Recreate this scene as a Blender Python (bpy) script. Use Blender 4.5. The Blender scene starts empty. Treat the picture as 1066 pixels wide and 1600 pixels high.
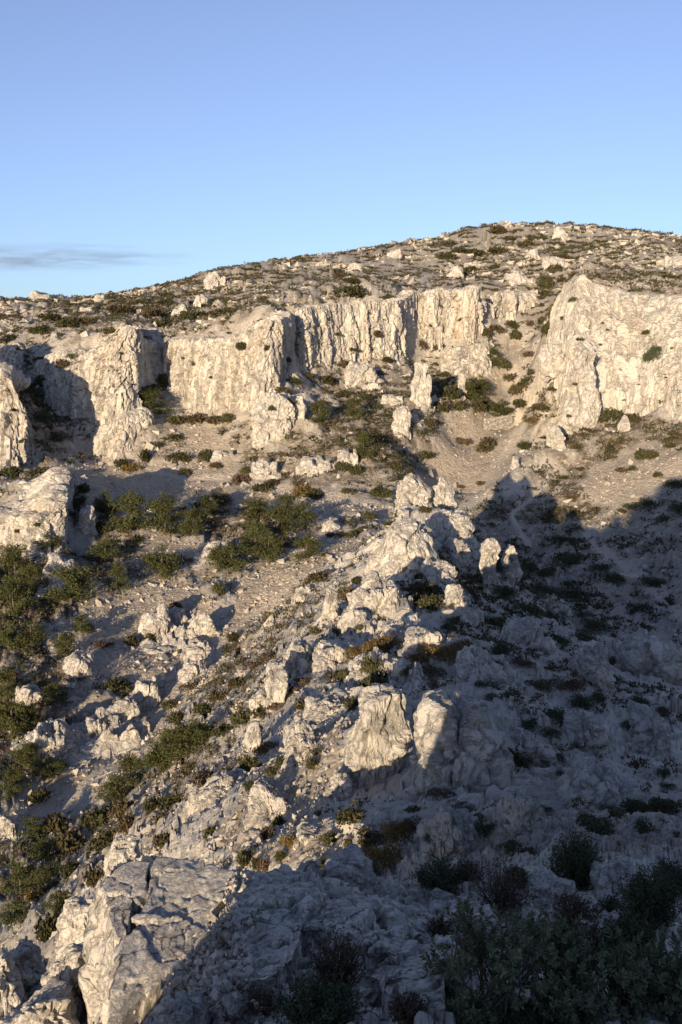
import bpy, math, random
import numpy as np
from mathutils import Vector, Matrix
from mathutils.bvhtree import BVHTree

random.seed(7)
RNG = np.random.default_rng(11)
SC = bpy.context.scene
COL = SC.collection

# ------------------------------------------------------------------ camera
F, CX, CY = 1556.0, 533.0, 800.0            # focal length and centre in photograph pixels (35 mm lens)
TH = math.radians(8.8)                      # the camera looks down a little
CT, ST = math.cos(TH), math.sin(TH)
cam_data = bpy.data.cameras.new('camera')
cam_data.sensor_fit = 'VERTICAL'
cam_data.sensor_height = 36.0
cam_data.lens = 35.0
cam_data.clip_start = 0.1
cam_data.clip_end = 30000
cam = bpy.data.objects.new('camera', cam_data)
COL.objects.link(cam)
cam.location = (0, 0, 0)
cam.rotation_euler = (math.radians(90) - TH, 0, 0)
SC.camera = cam

def ray(px, py):
    a = (px - CX) / F
    b = (CY - py) / F
    return np.array([a, CT + b * ST, -ST + b * CT])

def W(px, py, Y):
    d = ray(px, py)
    return d * (Y / d[1])

def project(x, y, z):
    d = y * CT - z * ST
    d = np.where(np.abs(d) < 1e-3, 1e-3, d)
    return CX + F * x / d, CY - F * (y * ST + z * CT) / d, d

# ------------------------------------------------------------------ sun and sky
SUN = ray(1060, 738)
SUN = SUN / np.linalg.norm(SUN)             # direction in which the low evening sunlight travels
SUN_EL = math.asin(-SUN[2])
SUN_AZ = math.atan2(-SUN[0], -SUN[1])       # compass angle of the sun, from +Y towards +X
world = bpy.data.worlds.new('World')
SC.world = world
world.use_nodes = True
wn = world.node_tree.nodes
wl = world.node_tree.links
wn.clear()
w_out = wn.new('ShaderNodeOutputWorld')
w_bg = wn.new('ShaderNodeBackground')
sky = wn.new('ShaderNodeTexSky')
sky.sky_type = 'NISHITA'
sky.sun_disc = False
sky.sun_elevation = SUN_EL
sky.sun_rotation = SUN_AZ
sky.altitude = 300
sky.air_density = 0.85
sky.dust_density = 0.4
sky.ozone_density = 3.6
w_bg.inputs['Strength'].default_value = 0.14
# one even grade over the whole sky: a softer, less green blue
hs = wn.new('ShaderNodeHueSaturation')
hs.inputs['Saturation'].default_value = 0.78
wl.new(sky.outputs['Color'], hs.inputs['Color'])
gr = wn.new('ShaderNodeMix')
gr.data_type = 'RGBA'
gr.blend_type = 'MULTIPLY'
gr.inputs[0].default_value = 1.0
gr.inputs[7].default_value = (1.08, 0.99, 1.07, 1)
wl.new(hs.outputs['Color'], gr.inputs[6])
wl.new(gr.outputs[2], w_bg.inputs['Color'])
wl.new(w_bg.outputs['Background'], w_out.inputs['Surface'])

sun_data = bpy.data.lights.new('sun', 'SUN')
sun_data.energy = 4.6
sun_data.angle = math.radians(0.5)
sun_data.color = (1.0, 0.80, 0.54)
sun = bpy.data.objects.new('sun', sun_data)
COL.objects.link(sun)
sun.rotation_euler = Vector(SUN).to_track_quat('-Z', 'Y').to_euler()
sun.location = (-40, -60, 60)

SC.view_settings.view_transform = 'Standard'
SC.view_settings.look = 'None'
SC.view_settings.gamma = 1.0
SC.view_settings.use_curve_mapping = False
SC.view_settings.exposure = 0.75
SC.render.engine = 'CYCLES'
SC.cycles.max_bounces = 8
SC.cycles.diffuse_bounces = 6
SC.cycles.transparent_max_bounces = 8

# ------------------------------------------------------------------ numpy noise
G3 = RNG.normal(size=(64, 64, 64, 3)).astype(np.float32)
G3 /= np.linalg.norm(G3, axis=-1, keepdims=True)
G3 = G3.reshape(-1, 3)
J3 = RNG.random(size=(32 * 32 * 32, 3)).astype(np.float32)
V3 = RNG.normal(size=(32 * 32 * 32, 4)).astype(np.float32)
ROT = np.array(Matrix.Rotation(0.7, 3, Vector((0.3, 0.5, 0.8)).normalized()), dtype=np.float32)

def perlin(P):
    """gradient noise, about -0.8..0.8, for an (N,3) array"""
    P = P.astype(np.float32)
    fl = np.floor(P)
    fr = P - fl
    i = fl.astype(np.int32)
    t = fr * fr * fr * (fr * (fr * 6 - 15) + 10)
    res = None
    vals = []
    for dx in (0, 1):
        for dy in (0, 1):
            for dz in (0, 1):
                idx = (((i[:, 0] + dx) & 63) << 12) + (((i[:, 1] + dy) & 63) << 6) + ((i[:, 2] + dz) & 63)
                g = G3[idx]
                vals.append(g[:, 0] * (fr[:, 0] - dx) + g[:, 1] * (fr[:, 1] - dy) + g[:, 2] * (fr[:, 2] - dz))
    tx, ty, tz = t[:, 0], t[:, 1], t[:, 2]
    a = [vals[k] + tz * (vals[k + 1] - vals[k]) for k in (0, 2, 4, 6)]
    b = [a[k] + ty * (a[k + 1] - a[k]) for k in (0, 2)]
    return (b[0] + tx * (b[1] - b[0])) * 1.5

def fbm(P, octaves=4, gain=0.5, ridged=False):
    out = np.zeros(len(P), np.float32)
    amp = 1.0
    Q = P.astype(np.float32)
    for o in range(octaves):
        n = perlin(Q)
        out += amp * ((0.5 - np.abs(n)) if ridged else n)
        amp *= gain
        Q = (Q @ ROT) * 2.03 + 17.3
    return out

def worley(P, jit=0.9):
    """F1, F2 and a tilted-plane height of the nearest cell: angular blocks with joints between them"""
    P = P.astype(np.float32)
    fl = np.floor(P).astype(np.int32)
    n = len(P)
    f1 = np.full(n, 9.0, np.float32)
    f2 = np.full(n, 9.0, np.float32)
    hgt = np.zeros(n, np.float32)
    for dx in (-1, 0, 1):
        for dy in (-1, 0, 1):
            for dz in (-1, 0, 1):
                c = fl + np.array([dx, dy, dz], np.int32)
                idx = ((c[:, 0] & 31) << 10) + ((c[:, 1] & 31) << 5) + (c[:, 2] & 31)
                d = P - (c + 0.5 + (J3[idx] - 0.5) * jit)
                r = np.sqrt((d * d).sum(1))
                near = r < f1
                f2 = np.where(near, f1, np.minimum(f2, r))
                v = V3[idx]
                h = v[:, 0] * 0.35 + d[:, 0] * v[:, 1] + d[:, 1] * v[:, 2] + d[:, 2] * v[:, 3]
                hgt = np.where(near, h, hgt)
                f1 = np.where(near, r, f1)
    return f1, f2, hgt

def sstep(a, b, x):
    t = np.clip((x - a) / (b - a), 0, 1)
    return t * t * (3 - 2 * t)

# ------------------------------------------------------------------ materials
MATS = {}

def new_mat(name):
    m = bpy.data.materials.new(name)
    m.use_nodes = True
    nt = m.node_tree
    nt.nodes.clear()
    out = nt.nodes.new('ShaderNodeOutputMaterial')
    bs = nt.nodes.new('ShaderNodeBsdfPrincipled')
    bs.inputs['Specular IOR Level'].default_value = 0.15
    bs.inputs['Roughness'].default_value = 0.95
    nt.links.new(bs.outputs['BSDF'], out.inputs['Surface'])
    MATS[name] = m
    return m, nt, bs

def N(nt, kind, **kw):
    n = nt.nodes.new(kind)
    for k, v in kw.items():
        if k.startswith('i_'):
            key = k[2:].replace('_', ' ')
            n.inputs[key].default_value = v
        else:
            setattr(n, k, v)
    return n

def noise(nt, vec, scale, detail=6.0, rough=0.6, dist=0.0):
    n = N(nt, 'ShaderNodeTexNoise')
    n.inputs['Scale'].default_value = scale
    n.inputs['Detail'].default_value = detail
    n.inputs['Roughness'].default_value = rough
    n.inputs['Distortion'].default_value = dist
    if vec is not None:
        nt.links.new(vec, n.inputs['Vector'])
    return n.outputs['Fac']

def ramp(nt, fac, stops, interp='LINEAR'):
    r = N(nt, 'ShaderNodeValToRGB')
    r.color_ramp.interpolation = interp
    while len(r.color_ramp.elements) < len(stops):
        r.color_ramp.elements.new(0.5)
    for e, (p, c) in zip(r.color_ramp.elements, stops):
        e.position = p
        e.color = (*c, 1) if len(c) == 3 else c
    nt.links.new(fac, r.inputs['Fac'])
    return r.outputs['Color']

def mix(nt, fac, a, b, mode='MIX'):
    m = N(nt, 'ShaderNodeMix', data_type='RGBA', blend_type=mode)
    for sock, v in ((m.inputs[0], fac), (m.inputs[6], a), (m.inputs[7], b)):
        if hasattr(v, 'node'):
            nt.links.new(v, sock)
        elif isinstance(v, (int, float)):
            sock.default_value = v
        else:
            sock.default_value = (*v, 1)
    return m.outputs[2]

def math_n(nt, op, a, b=None, c=None, clamp=False):
    m = N(nt, 'ShaderNodeMath', operation=op, use_clamp=clamp)
    for i, v in enumerate((a, b, c)):
        if v is None:
            continue
        if hasattr(v, 'node'):
            nt.links.new(v, m.inputs[i])
        else:
            m.inputs[i].default_value = v
    return m.outputs[0]

def maprange(nt, v, a, b, c=0.0, d=1.0):
    m = N(nt, 'ShaderNodeMapRange')
    nt.links.new(v, m.inputs['Value'])
    for k, x in zip(('From Min', 'From Max', 'To Min', 'To Max'), (a, b, c, d)):
        m.inputs[k].default_value = x
    return m.outputs['Result']

def bump(nt, bs, height, strength=0.6, dist=0.3, prev=None):
    b = N(nt, 'ShaderNodeBump')
    b.inputs['Strength'].default_value = strength
    b.inputs['Distance'].default_value = dist
    nt.links.new(height, b.inputs['Height'])
    if prev is not None:
        nt.links.new(prev, b.inputs['Normal'])
    if bs is not None:
        nt.links.new(b.outputs['Normal'], bs.inputs['Normal'])
    return b.outputs['Normal']

def voronoi(nt, vec, scale, feature='F1', out='Distance'):
    v = N(nt, 'ShaderNodeTexVoronoi', feature=feature)
    v.inputs['Scale'].default_value = scale
    nt.links.new(vec, v.inputs['Vector'])
    return v.outputs[out]

WHITE_ROCK = (0.54, 0.50, 0.435)
PALE_ROCK = (0.44, 0.40, 0.345)
GREY_ROCK = (0.29, 0.265, 0.23)
EARTH = (0.15, 0.115, 0.078)
SCREE = (0.40, 0.33, 0.25)
TRACK = (0.40, 0.335, 0.26)

def coord(nt, which='Object'):
    return N(nt, 'ShaderNodeTexCoord').outputs[which]

def fine_cracks(nt, v, bs, col):
    """thin dark joints of unequal spacing across near rock"""
    wv = N(nt, 'ShaderNodeVectorMath', operation='ADD')
    nv = N(nt, 'ShaderNodeTexNoise')
    nv.inputs['Scale'].default_value = 2.2
    nv.inputs['Detail'].default_value = 5
    nt.links.new(v, nv.inputs['Vector'])
    sc = N(nt, 'ShaderNodeVectorMath', operation='SCALE')
    sc.inputs['Scale'].default_value = 0.55
    nt.links.new(nv.outputs['Color'], sc.inputs[0])
    nt.links.new(v, wv.inputs[0])
    nt.links.new(sc.outputs['Vector'], wv.inputs[1])
    for scale, width, fac in ((1.1, 0.02, 0.85), (3.2, 0.025, 0.28)):
        e = voronoi(nt, wv.outputs['Vector'], scale, 'DISTANCE_TO_EDGE')
        g = maprange(nt, noise(nt, v, scale * 0.8, 3, 0.5), 0.42, 0.55)
        col = mix(nt, math_n(nt, 'MULTIPLY', maprange(nt, e, width * 0.3, width, fac, 0.0), g), col, (0.07, 0.062, 0.052))
    nt.links.new(col, bs.inputs['Base Color'])

def terrain_material(name, k):
    """k scales the grain: metres of the finest visible stones"""
    m, nt, bs = new_mat(name)
    v = coord(nt)
    at = N(nt, 'ShaderNodeAttribute', attribute_name='mask')
    sep = N(nt, 'ShaderNodeSeparateColor')
    nt.links.new(at.outputs['Color'], sep.inputs['Color'])
    scree, earth, track = sep.outputs[0], sep.outputs[1], sep.outputs[2]
    n1 = noise(nt, v, 0.35 / k, 10, 0.68)
    q_ = 0.0 if k > 0.9 else 0.08
    rock = ramp(nt, n1, [(0.30 - q_, GREY_ROCK), (0.45 - q_, PALE_ROCK), (0.58 - q_, WHITE_ROCK), (0.9 - q_, (0.60, 0.56, 0.50))])
    n2 = noise(nt, v, 0.10 / k, 6, 0.6)
    rock = mix(nt, maprange(nt, n2, 0.42, 0.70, 0.08, 0.42 if k > 0.9 else 0.12), rock, (0.44, 0.355, 0.255))
    # broken stones
    vc = N(nt, 'ShaderNodeTexVoronoi')
    vc.inputs['Scale'].default_value = 1.5 / k
    nt.links.new(v, vc.inputs['Vector'])
    vsep = N(nt, 'ShaderNodeSeparateColor')
    nt.links.new(vc.outputs['Color'], vsep.inputs['Color'])
    stone = ramp(nt, vsep.outputs[0], [(0.0, (0.28, 0.22, 0.16)), (0.35, SCREE), (0.8, (0.44, 0.375, 0.295)), (1.0, (0.50, 0.44, 0.36))])
    stone = mix(nt, maprange(nt, n2, 0.4, 0.65, 0, 0.5), stone, (0.45, 0.38, 0.295))
    col = mix(nt, scree, rock, stone)
    en = noise(nt, v, 1.1 / k, 8, 0.7)
    ecol = ramp(nt, en, [(0.3, (0.085, 0.068, 0.042)), (0.5, EARTH), (0.66, (0.24, 0.19, 0.135)), (0.8, (0.38, 0.34, 0.29))])
    efac = math_n(nt, 'MULTIPLY', earth, maprange(nt, noise(nt, v, 0.8 / k, 6, 0.7), 0.30, 0.52, 0.0, 1.0), clamp=True)
    col = mix(nt, efac, col, ecol)
    tcol = mix(nt, noise(nt, v, 1.0 / k, 8, 0.7), (0.43, 0.365, 0.285), (0.57, 0.50, 0.41))
    col = mix(nt, track, col, tcol)
    nt.links.new(col, bs.inputs['Base Color'])
    if k < 0.2:
        fine_cracks(nt, v, bs, col)
    h1 = noise(nt, v, 0.9 / k, 12, 0.72)
    h2 = math_n(nt, 'MULTIPLY', vc.outputs['Distance'], math_n(nt, 'MULTIPLY_ADD', scree, 0.12, 0.2))
    hh = math_n(nt, 'SUBTRACT', h1, h2)
    bump(nt, bs, hh, 0.85, 0.7 * k)
    return m

def rock_material(name, k, streaks=False, warm=0.4):
    m, nt, bs = new_mat(name)
    v = coord(nt)
    if streaks:
        mp = N(nt, 'ShaderNodeMapping')
        mp.inputs['Scale'].default_value = (1, 1, 0.22)
        nt.links.new(v, mp.inputs['Vector'])
        vs = mp.outputs['Vector']
    else:
        vs = v
    n1 = noise(nt, vs, 0.5 / k, 10, 0.62)
    if streaks:
        rock = ramp(nt, n1, [(0.25, (0.44, 0.405, 0.35)), (0.42, (0.53, 0.485, 0.42)), (0.6, (0.57, 0.525, 0.45)), (0.85, (0.61, 0.565, 0.495))])
    else:
        rock = ramp(nt, n1, [(0.25, (0.33, 0.305, 0.27)), (0.42, (0.46, 0.425, 0.375)), (0.55, (0.54, 0.50, 0.44)), (0.85, (0.61, 0.57, 0.51))])
    n2 = noise(nt, vs, 0.16 / k, 5, 0.6)
    rock = mix(nt, maprange(nt, n2, 0.52, 0.74, 0, warm), rock, (0.45, 0.34, 0.22))
    gp = noise(nt, v, 0.22 / k, 7, 0.65, 0.4)
    rock = mix(nt, maprange(nt, gp, 0.52, 0.64, 0, 0.38), rock, (0.30, 0.29, 0.27))
    n3 = noise(nt, v, 2.2 / k, 6, 0.6)
    rock = mix(nt, maprange(nt, n3, 0.64, 0.70, 0, 0.55), rock, (0.16, 0.15, 0.13))
    cr = noise(nt, vs, 0.6 / k, 9, 0.66, 0.6)
    crack = math_n(nt, 'ABSOLUTE', math_n(nt, 'SUBTRACT', cr, 0.5))
    rock = mix(nt, maprange(nt, crack, 0.0, 0.012, 0.55, 0.0), rock, (0.13, 0.115, 0.095))
    if streaks:
        mp2 = N(nt, 'ShaderNodeMapping')
        mp2.inputs['Scale'].default_value = (1, 1, 0.09)
        nt.links.new(v, mp2.inputs['Vector'])
        c2 = math_n(nt, 'ABSOLUTE', math_n(nt, 'SUBTRACT', noise(nt, mp2.outputs['Vector'], 0.22, 5, 0.6, 0.3), 0.5))
        gate = maprange(nt, noise(nt, v, 0.12, 3, 0.5), 0.45, 0.6)
        rock = mix(nt, math_n(nt, 'MULTIPLY', maprange(nt, c2, 0.002, 0.012, 0.85, 0.0), gate), rock, (0.10, 0.085, 0.07))
        st2 = noise(nt, mp2.outputs['Vector'], 0.5, 5, 0.6)
        rock = mix(nt, maprange(nt, st2, 0.62, 0.74, 0, 0.35), rock, (0.30, 0.25, 0.19))
        sa = N(nt, 'ShaderNodeAttribute', attribute_name='stain')
        rock = mix(nt, math_n(nt, 'MULTIPLY', sa.outputs['Fac'], maprange(nt, noise(nt, mp2.outputs['Vector'], 0.8, 6, 0.7), 0.40, 0.75)), rock, (0.42, 0.26, 0.13))
    nt.links.new(rock, bs.inputs['Base Color'])
    if k < 0.2:
        fine_cracks(nt, v, bs, rock)
        rock = bs.inputs['Base Color'].links[0].from_socket
    h = math_n(nt, 'ADD', noise(nt, v, 1.6 / k, 12, 0.7), math_n(nt, 'MULTIPLY', maprange(nt, crack, 0.0, 0.04), 0.35))
    bump(nt, bs, h, 0.8, 0.45 * k)
    return m

terrain_material('far_ground', 1.0)
terrain_material('mid_ground', 0.45)
terrain_material('near_ground', 0.10)
rock_material('cliff_rock', 2.0, True, 0.5)
rock_material('outcrop_rock', 1.0, False, 0.4)
rock_material('near_rock', 0.14, False, 0.15)

def leaf_material(name, c1, c2, c3=None):
    m, nt, bs = new_mat(name)
    oi = N(nt, 'ShaderNodeObjectInfo')
    v = coord(nt)
    n = noise(nt, v, 1.3, 4, 0.7)
    at = N(nt, 'ShaderNodeAttribute', attribute_name='tint')
    a = math_n(nt, 'ADD', math_n(nt, 'MULTIPLY', at.outputs['Fac'], 0.7), math_n(nt, 'MULTIPLY', n, 0.4), clamp=True)
    col = mix(nt, a, c1, c2)
    if c3:
        col = mix(nt, maprange(nt, oi.outputs['Random'], 0.55, 1.0, 0, 0.75), col, c3)
    nt.links.new(col, bs.inputs['Base Color'])
    bs.inputs['Roughness'].default_value = 0.7
    bs.inputs['Specular IOR Level'].default_value = 0.2
    return m

leaf_material('scrub_leaf', (0.022, 0.024, 0.010), (0.075, 0.070, 0.028), (0.085, 0.058, 0.032))
leaf_material('pine_leaf', (0.020, 0.026, 0.009), (0.085, 0.085, 0.026), (0.06, 0.07, 0.022))
leaf_material('dry_leaf', (0.060, 0.040, 0.028), (0.125, 0.085, 0.055))
leaf_material('ochre_leaf', (0.07, 0.05, 0.015), (0.15, 0.10, 0.035))
leaf_material('near_leaf', (0.055, 0.066, 0.034), (0.20, 0.215, 0.12))
leaf_material('juniper_leaf', (0.026, 0.036, 0.018), (0.075, 0.09, 0.042))
m_, nt_, bs_ = new_mat('bark')
nt_.links.new(ramp(nt_, noise(nt_, coord(nt_), 6, 6, 0.6), [(0.3, (0.05, 0.04, 0.033)), (0.7, (0.14, 0.115, 0.095))]), bs_.inputs['Base Color'])

# ------------------------------------------------------------------ object helpers
def mesh_np(name, verts, faces, mat=None, smooth=True, tint=None):
    me = bpy.data.meshes.new(name)
    verts = np.asarray(verts, np.float32)
    faces = np.asarray(faces, np.int32)
    nf, k = faces.shape
    me.vertices.add(len(verts))
    me.vertices.foreach_set('co', verts.ravel())
    me.loops.add(nf * k)
    me.loops.foreach_set('vertex_index', faces.ravel())
    me.polygons.add(nf)
    me.polygons.foreach_set('loop_start', np.arange(0, nf * k, k, dtype=np.int32))
    me.polygons.foreach_set('use_smooth', np.full(nf, smooth, dtype=bool))
    me.update(calc_edges=True)
    if tint is not None:
        a = me.attributes.new('tint', 'FLOAT', 'POINT')
        a.data.foreach_set('value', np.asarray(tint, np.float32))
    if mat:
        me.materials.append(MATS[mat])
    return me

def link(name, me, parent=None, loc=(0, 0, 0)):
    o = bpy.data.objects.new(name, me)
    COL.objects.link(o)
    o.location = loc
    if parent is not None:
        o.parent = parent
    return o

def tag(o, label=None, cat=None, group=None, kind=None):
    if label:
        o['label'] = label
    if cat:
        o['category'] = cat
    if group:
        o['group'] = group
    if kind:
        o['kind'] = kind
    return o

def copy_tree(o, parent=None):
    c = o.copy()
    COL.objects.link(c)
    c.parent = parent
    for ch in list(o.children):
        copy_tree(ch, c)
    return c
# ------------------------------------------------------------------ cliffs: plan and heights, as (photo x, distance of foot, distance of brow, y of foot, y of brow)
CLIFFS = {
 'cliff_left_bay': [(-45,335,338,595,548),(0,332,335,592,543),(25,330,334,585,546),(42,338,340,575,555)],
 'buttress': [(58,328,330,600,566),(75,318,324,640,556),(100,312,320,652,550),(130,310,319,662,548),(150,308,318,664,545),(180,307,316,660,532),(198,308,316,652,520),(212,312,318,640,512),(228,322,325,612,528),(240,330,333,604,534),(256,340,342,600,546)],
 'low_wall': [(133,306,310,700,674),(148,302,307,710,668),(165,299,305,716,664),(185,298,304,712,656),(210,302,307,692,646),(228,306,310,676,641),(238,312,314,664,640)],
 'middle_cliff': [(248,338,341,600,545),(262,331,336,612,533),(300,325,331,640,533),(340,320,327,642,528),(380,314,322,642,522),(412,310,319,628,511),(436,314,321,604,501),(448,324,328,592,496),(458,333,336,585,490)],
 'long_cliff': [(448,339,343,592,494),(468,336,341,578,486),(500,340,345,574,479),(540,345,350,572,476),(580,349,353,567,471),(612,350,354,561,472),(628,356,359,557,469),(640,364,367,553,464),(652,374,376,550,460)],
 'pillar_cliff': [(648,373,377,552,460),(665,370,374,545,455),(690,368,372,541,452),(715,366,370,542,454),(735,361,367,540,451),(746,365,369,530,450),(756,374,377,515,462),(764,384,386,505,476)],
 'gully_crag': [(766,394,397,500,465),(778,387,391,505,458),(798,387,391,505,456),(812,394,398,492,460),(826,398,402,486,458),(840,404,408,478,460)],
 'shelf_crag': [(688,353,360,582,549),(706,348,356,588,546),(730,345,353,592,543),(752,345,352,588,540),(768,349,354,578,544),(776,358,361,560,550)],
 'great_wall': [(856,308,314,572,520),(862,302,313,600,486),(872,295,312,640,462),(888,289,310,664,440),(905,286,308,662,432),(937,285,306,644,446),(985,281,304,654,458),(1040,276,300,630,462),(1100,268,292,646,460),(1190,255,278,632,455)],
 'left_cliff': [(-130,292,302,745,520),(-60,277,288,742,545),(-10,269,279,732,572),(14,267,275,728,592),(30,268,274,732,622),(44,273,277,738,655),(60,288,290,722,700)],
 'left_block': [(-70,214,218,866,800),(-20,209,213,862,802),(0,207,211,860,804),(45,204,208,860,806),(82,203,207,862,806),(100,206,210,864,790),(108,214,218,856,768),(112,226,229,834,742),(110,238,240,800,738)],
}

GA = [0, 100, 130, 165, 210, 240, 277, 310, 350, 400, 500, 600]
GB = [0, 100, 126, 156, 195, 221, 253, 283, 323, 373, 476, 600]
def warp(px, Y):
    """the left half of the valley is steeper, so nearer, than the right"""
    wd = np.interp(Y, [255, 310], [110, 260])
    k = np.clip((np.interp(Y, [255, 310], [690, 720]) - np.asarray(px, float)) / wd, 0, 1)
    return Y + k * (np.interp(Y, GA, GB) - Y)
def unwarp(px, Y):
    wd = np.interp(Y, [235, 284], [110, 260])
    k = np.clip((np.interp(Y, [235, 284], [690, 720]) - np.asarray(px, float)) / wd, 0, 1)
    return Y + k * (np.interp(Y, GB, GA) - Y)
RIDGE_TOP = {(500,960),(600,952),(560,885),(620,880),(650,830),(645,795),(600,840),(540,900),(660,920),(680,950)}
CLIFFS = {k: [(a, float(warp(a, b)), float(warp(a, c)), d, e) for a, b, c, d, e in v] for k, v in CLIFFS.items()}

# ------------------------------------------------------------------ the lie of the land: (photo x, photo y, distance)
CTRL = [
 # near ground under the viewer
 (200,1362,14.6),(300,1366,14.4),(370,1368,14.4),(250,1490,12.2),(200,1590,11.2),(330,1590,9.3),(540,1352,16),(450,1375,15.2),(480,1450,11.6),(480,1590,8.9),(600,1400,15),
 (700,1450,12.8),(700,1590,8.4),(1000,1450,12.8),(1000,1590,8),(850,1500,10.5),(850,1595,8.1),(1060,1520,9.6),(600,1500,10.3),
 (700,1392,17.5),(880,1350,22),(1050,1330,22.5),(780,1365,20),(760,1270,33),(640,1330,29.5),(950,1270,34),(1060,1200,45),(860,1310,27),(700,1310,29),
 # drop behind the near ground, then the lit flank of the ridge
 (380,1345,38),(250,1315,55),(480,1300,36.5),(580,1262,39),(560,1345,30),(430,1230,48),(590,1232,42.5),(590,1110,48),(650,1180,46),(720,1190,44),(720,1140,48),(740,1065,58),(690,992,79),(640,1002,81),(600,1040,75),
 (500,1150,60),(420,1085,85),(350,1200,69),(280,1255,72),(500,960,116),(600,952,106),(560,885,131),(620,880,129),(650,830,141),(645,795,158),(600,840,150),(690,790,152),(720,830,143),(765,905,134),(740,880,137),
 (450,1020,100),(540,1050,83),(380,1130,83),(540,900,128),(660,920,118),(680,950,100),
 (300,1330,50),(200,1400,58),(110,1440,66),(60,1490,66),(180,1330,75),(10,1560,68),
 # shaded right flank
 (850,1100,69),(950,1150,66),(1050,1200,58),(860,1200,48),(800,1010,93),(840,1000,96),(900,1040,84),(1000,1020,112),(1040,1005,124),(960,1065,92),(780,960,119),(850,985,124),(930,1000,134),(1060,1060,100),(760,940,128),(720,920,125),(800,905,150),
 # valley on the left
 (20,1310,102),(200,1170,131),(250,1100,143),(340,1030,160),(420,960,178),(520,860,205),(590,832,214),(350,920,190),(130,1000,165),(60,1150,131),(100,1050,150),(30,900,195),(200,870,211),(330,850,219),(450,800,241),(250,800,243),
 (60,875,203),(40,1250,112),(110,1270,110),(90,1370,86),(300,1130,112),(400,1010,135),(250,1200,101),(150,1300,94),(330,1080,122),(470,930,150),(-60,1250,110),(-60,1050,150),(-80,900,190),
 (330,755,277),(180,742,286),(500,782,256),(590,802,236),(120,790,252),(140,760,262),(60,735,262),(0,748,250),(50,752,240),
 (280,662,318),(330,692,305),(430,690,294),(390,655,310),(440,625,302),(465,640,306),(550,650,301),(600,700,276),(500,722,281),(650,620,312),(700,602,322),(480,610,325),(560,600,335),(620,590,338),(640,660,296),(680,650,304),
 # gully
 (800,500,390),(835,470,405),(800,560,362),(790,600,346),(770,650,322),(700,682,302),(760,722,286),(725,782,263),(680,742,279),(820,540,372),(830,600,340),(840,650,318),
 # right slope
 (800,742,254),(840,700,266),(880,745,257),(930,660,278),(1000,655,282),(1066,650,273),(960,742,248),(1050,722,241),(900,802,236),(1000,802,226),(1060,800,216),(850,850,222),(950,870,201),(1050,880,189),(850,930,188),(950,960,162),(1050,952,152),(800,870,216),(820,800,238),
 (1140,800,205),(1140,950,140),(1140,1100,85),(1140,650,262),(1140,1250,36),(1140,1400,17),(880,940,170),
 # plateau and skyline
 (0,510,385),(100,495,400),(100,466,482),(0,468,480),(250,468,500),(280,450,505),(320,424,505),(400,412,512),(500,402,522),(600,387,542),(700,367,562),(740,352,575),(800,349,582),(900,349,582),(1000,361,562),(1066,367,552),(1160,380,545),(-90,475,470),
 (252,466,500),(240,467,500),(225,468,499),(200,468,498),(276,450,502),(305,429,504),(320,422,505),(345,418,507),(330,421,506),(360,417,508),(292,440,504),(268,462,501),(235,469,500),(160,467,490),(722,356,568),(762,347,578),(690,371,560),(650,377,552),
 (300,505,372),(350,455,440),(200,500,360),(550,435,450),(700,422,470),(850,432,432),(950,402,446),(1050,425,400),(900,382,522),(450,460,400),(600,450,410),(760,440,420),(160,520,345),(240,515,352),
 (980,430,370),(900,420,360),(1060,450,345),
]

ctrl_pts = [W(a, b, c if (a, b) in RIDGE_TOP else float(warp(a, c))) for a, b, c in CTRL]
ctrl_pts += [np.array(p) for p in [(0,0,-1.9),(-1.5,3,-4.0),(2,3,-3.9),(0,5,-5.0),(2,6.5,-5.5),(4,6,-5.2),(8,9,-6.6),(-2.2,6.5,-5.4),(9,20,-12),(-3.6,8,-7.5),(-4.2,6,-7),(-5,12,-13),(-4.8,16,-18),(-8,11,-16),(-6,20,-24),(-14,16,-22),(-10,30,-34),(-24,30,-34),(-26,60,-50),(-55,90,-58),(-5,4,-6.0),
   (-2,18,-14.0),(-4,18,-17.5),(-4,22,-19.5),(-2.5,22,-17),(0,18,-12.5),(0,22,-14.3),(2,25,-15.5),(-1,28,-17.2),(-5,28,-22),(-3,25,-19.5),
   (60,40,-30),(45,25,-20),(90,90,-48),(-4.0,27,-21)]]
for px_, Yq, z_ in [(645,184,-36),(700,180,-36),(600,172,-34),(560,163,-35),(680,215,-38),(740,200,-41),(760,170,-38),
                    (150,700,24),(500,700,40),(850,720,60),(1100,700,52),(100,900,5),(550,900,10),(1000,900,20),(533,1800,-120),(100,1800,-120),(1000,1800,-120)]:
    a = (px_ - CX) / F
    ctrl_pts.append(np.array([a * Yq, Yq, z_]))
for nm, pl in CLIFFS.items():
    for i, (px_, yf, yb, pf, pb) in enumerate(pl):
        if i in (0, len(pl) - 1):
            continue
        ctrl_pts.append(W(px_, pf - 3, yf + 0.5))
        hgt_ = (pf - pb) * yf / F
        t_ = W(px_, pb, yb)
        back = 7.0 + 0.2 * hgt_
        sl = 0.10
        ctrl_pts.append(np.array([t_[0] * (yb + back) / yb, yb + back, t_[2] - 2.0 + sl * back]))
ctrl_pts = np.array(ctrl_pts)
Y0 = 6.0                                    # the fan of the terrain grid starts this far behind the camera
cu = ctrl_pts[:, 0] / (ctrl_pts[:, 1] + Y0)
cv = np.log(ctrl_pts[:, 1] + Y0)
cs = ctrl_pts[:, 2] / (ctrl_pts[:, 1] + Y0)
RC = 0.012

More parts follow.
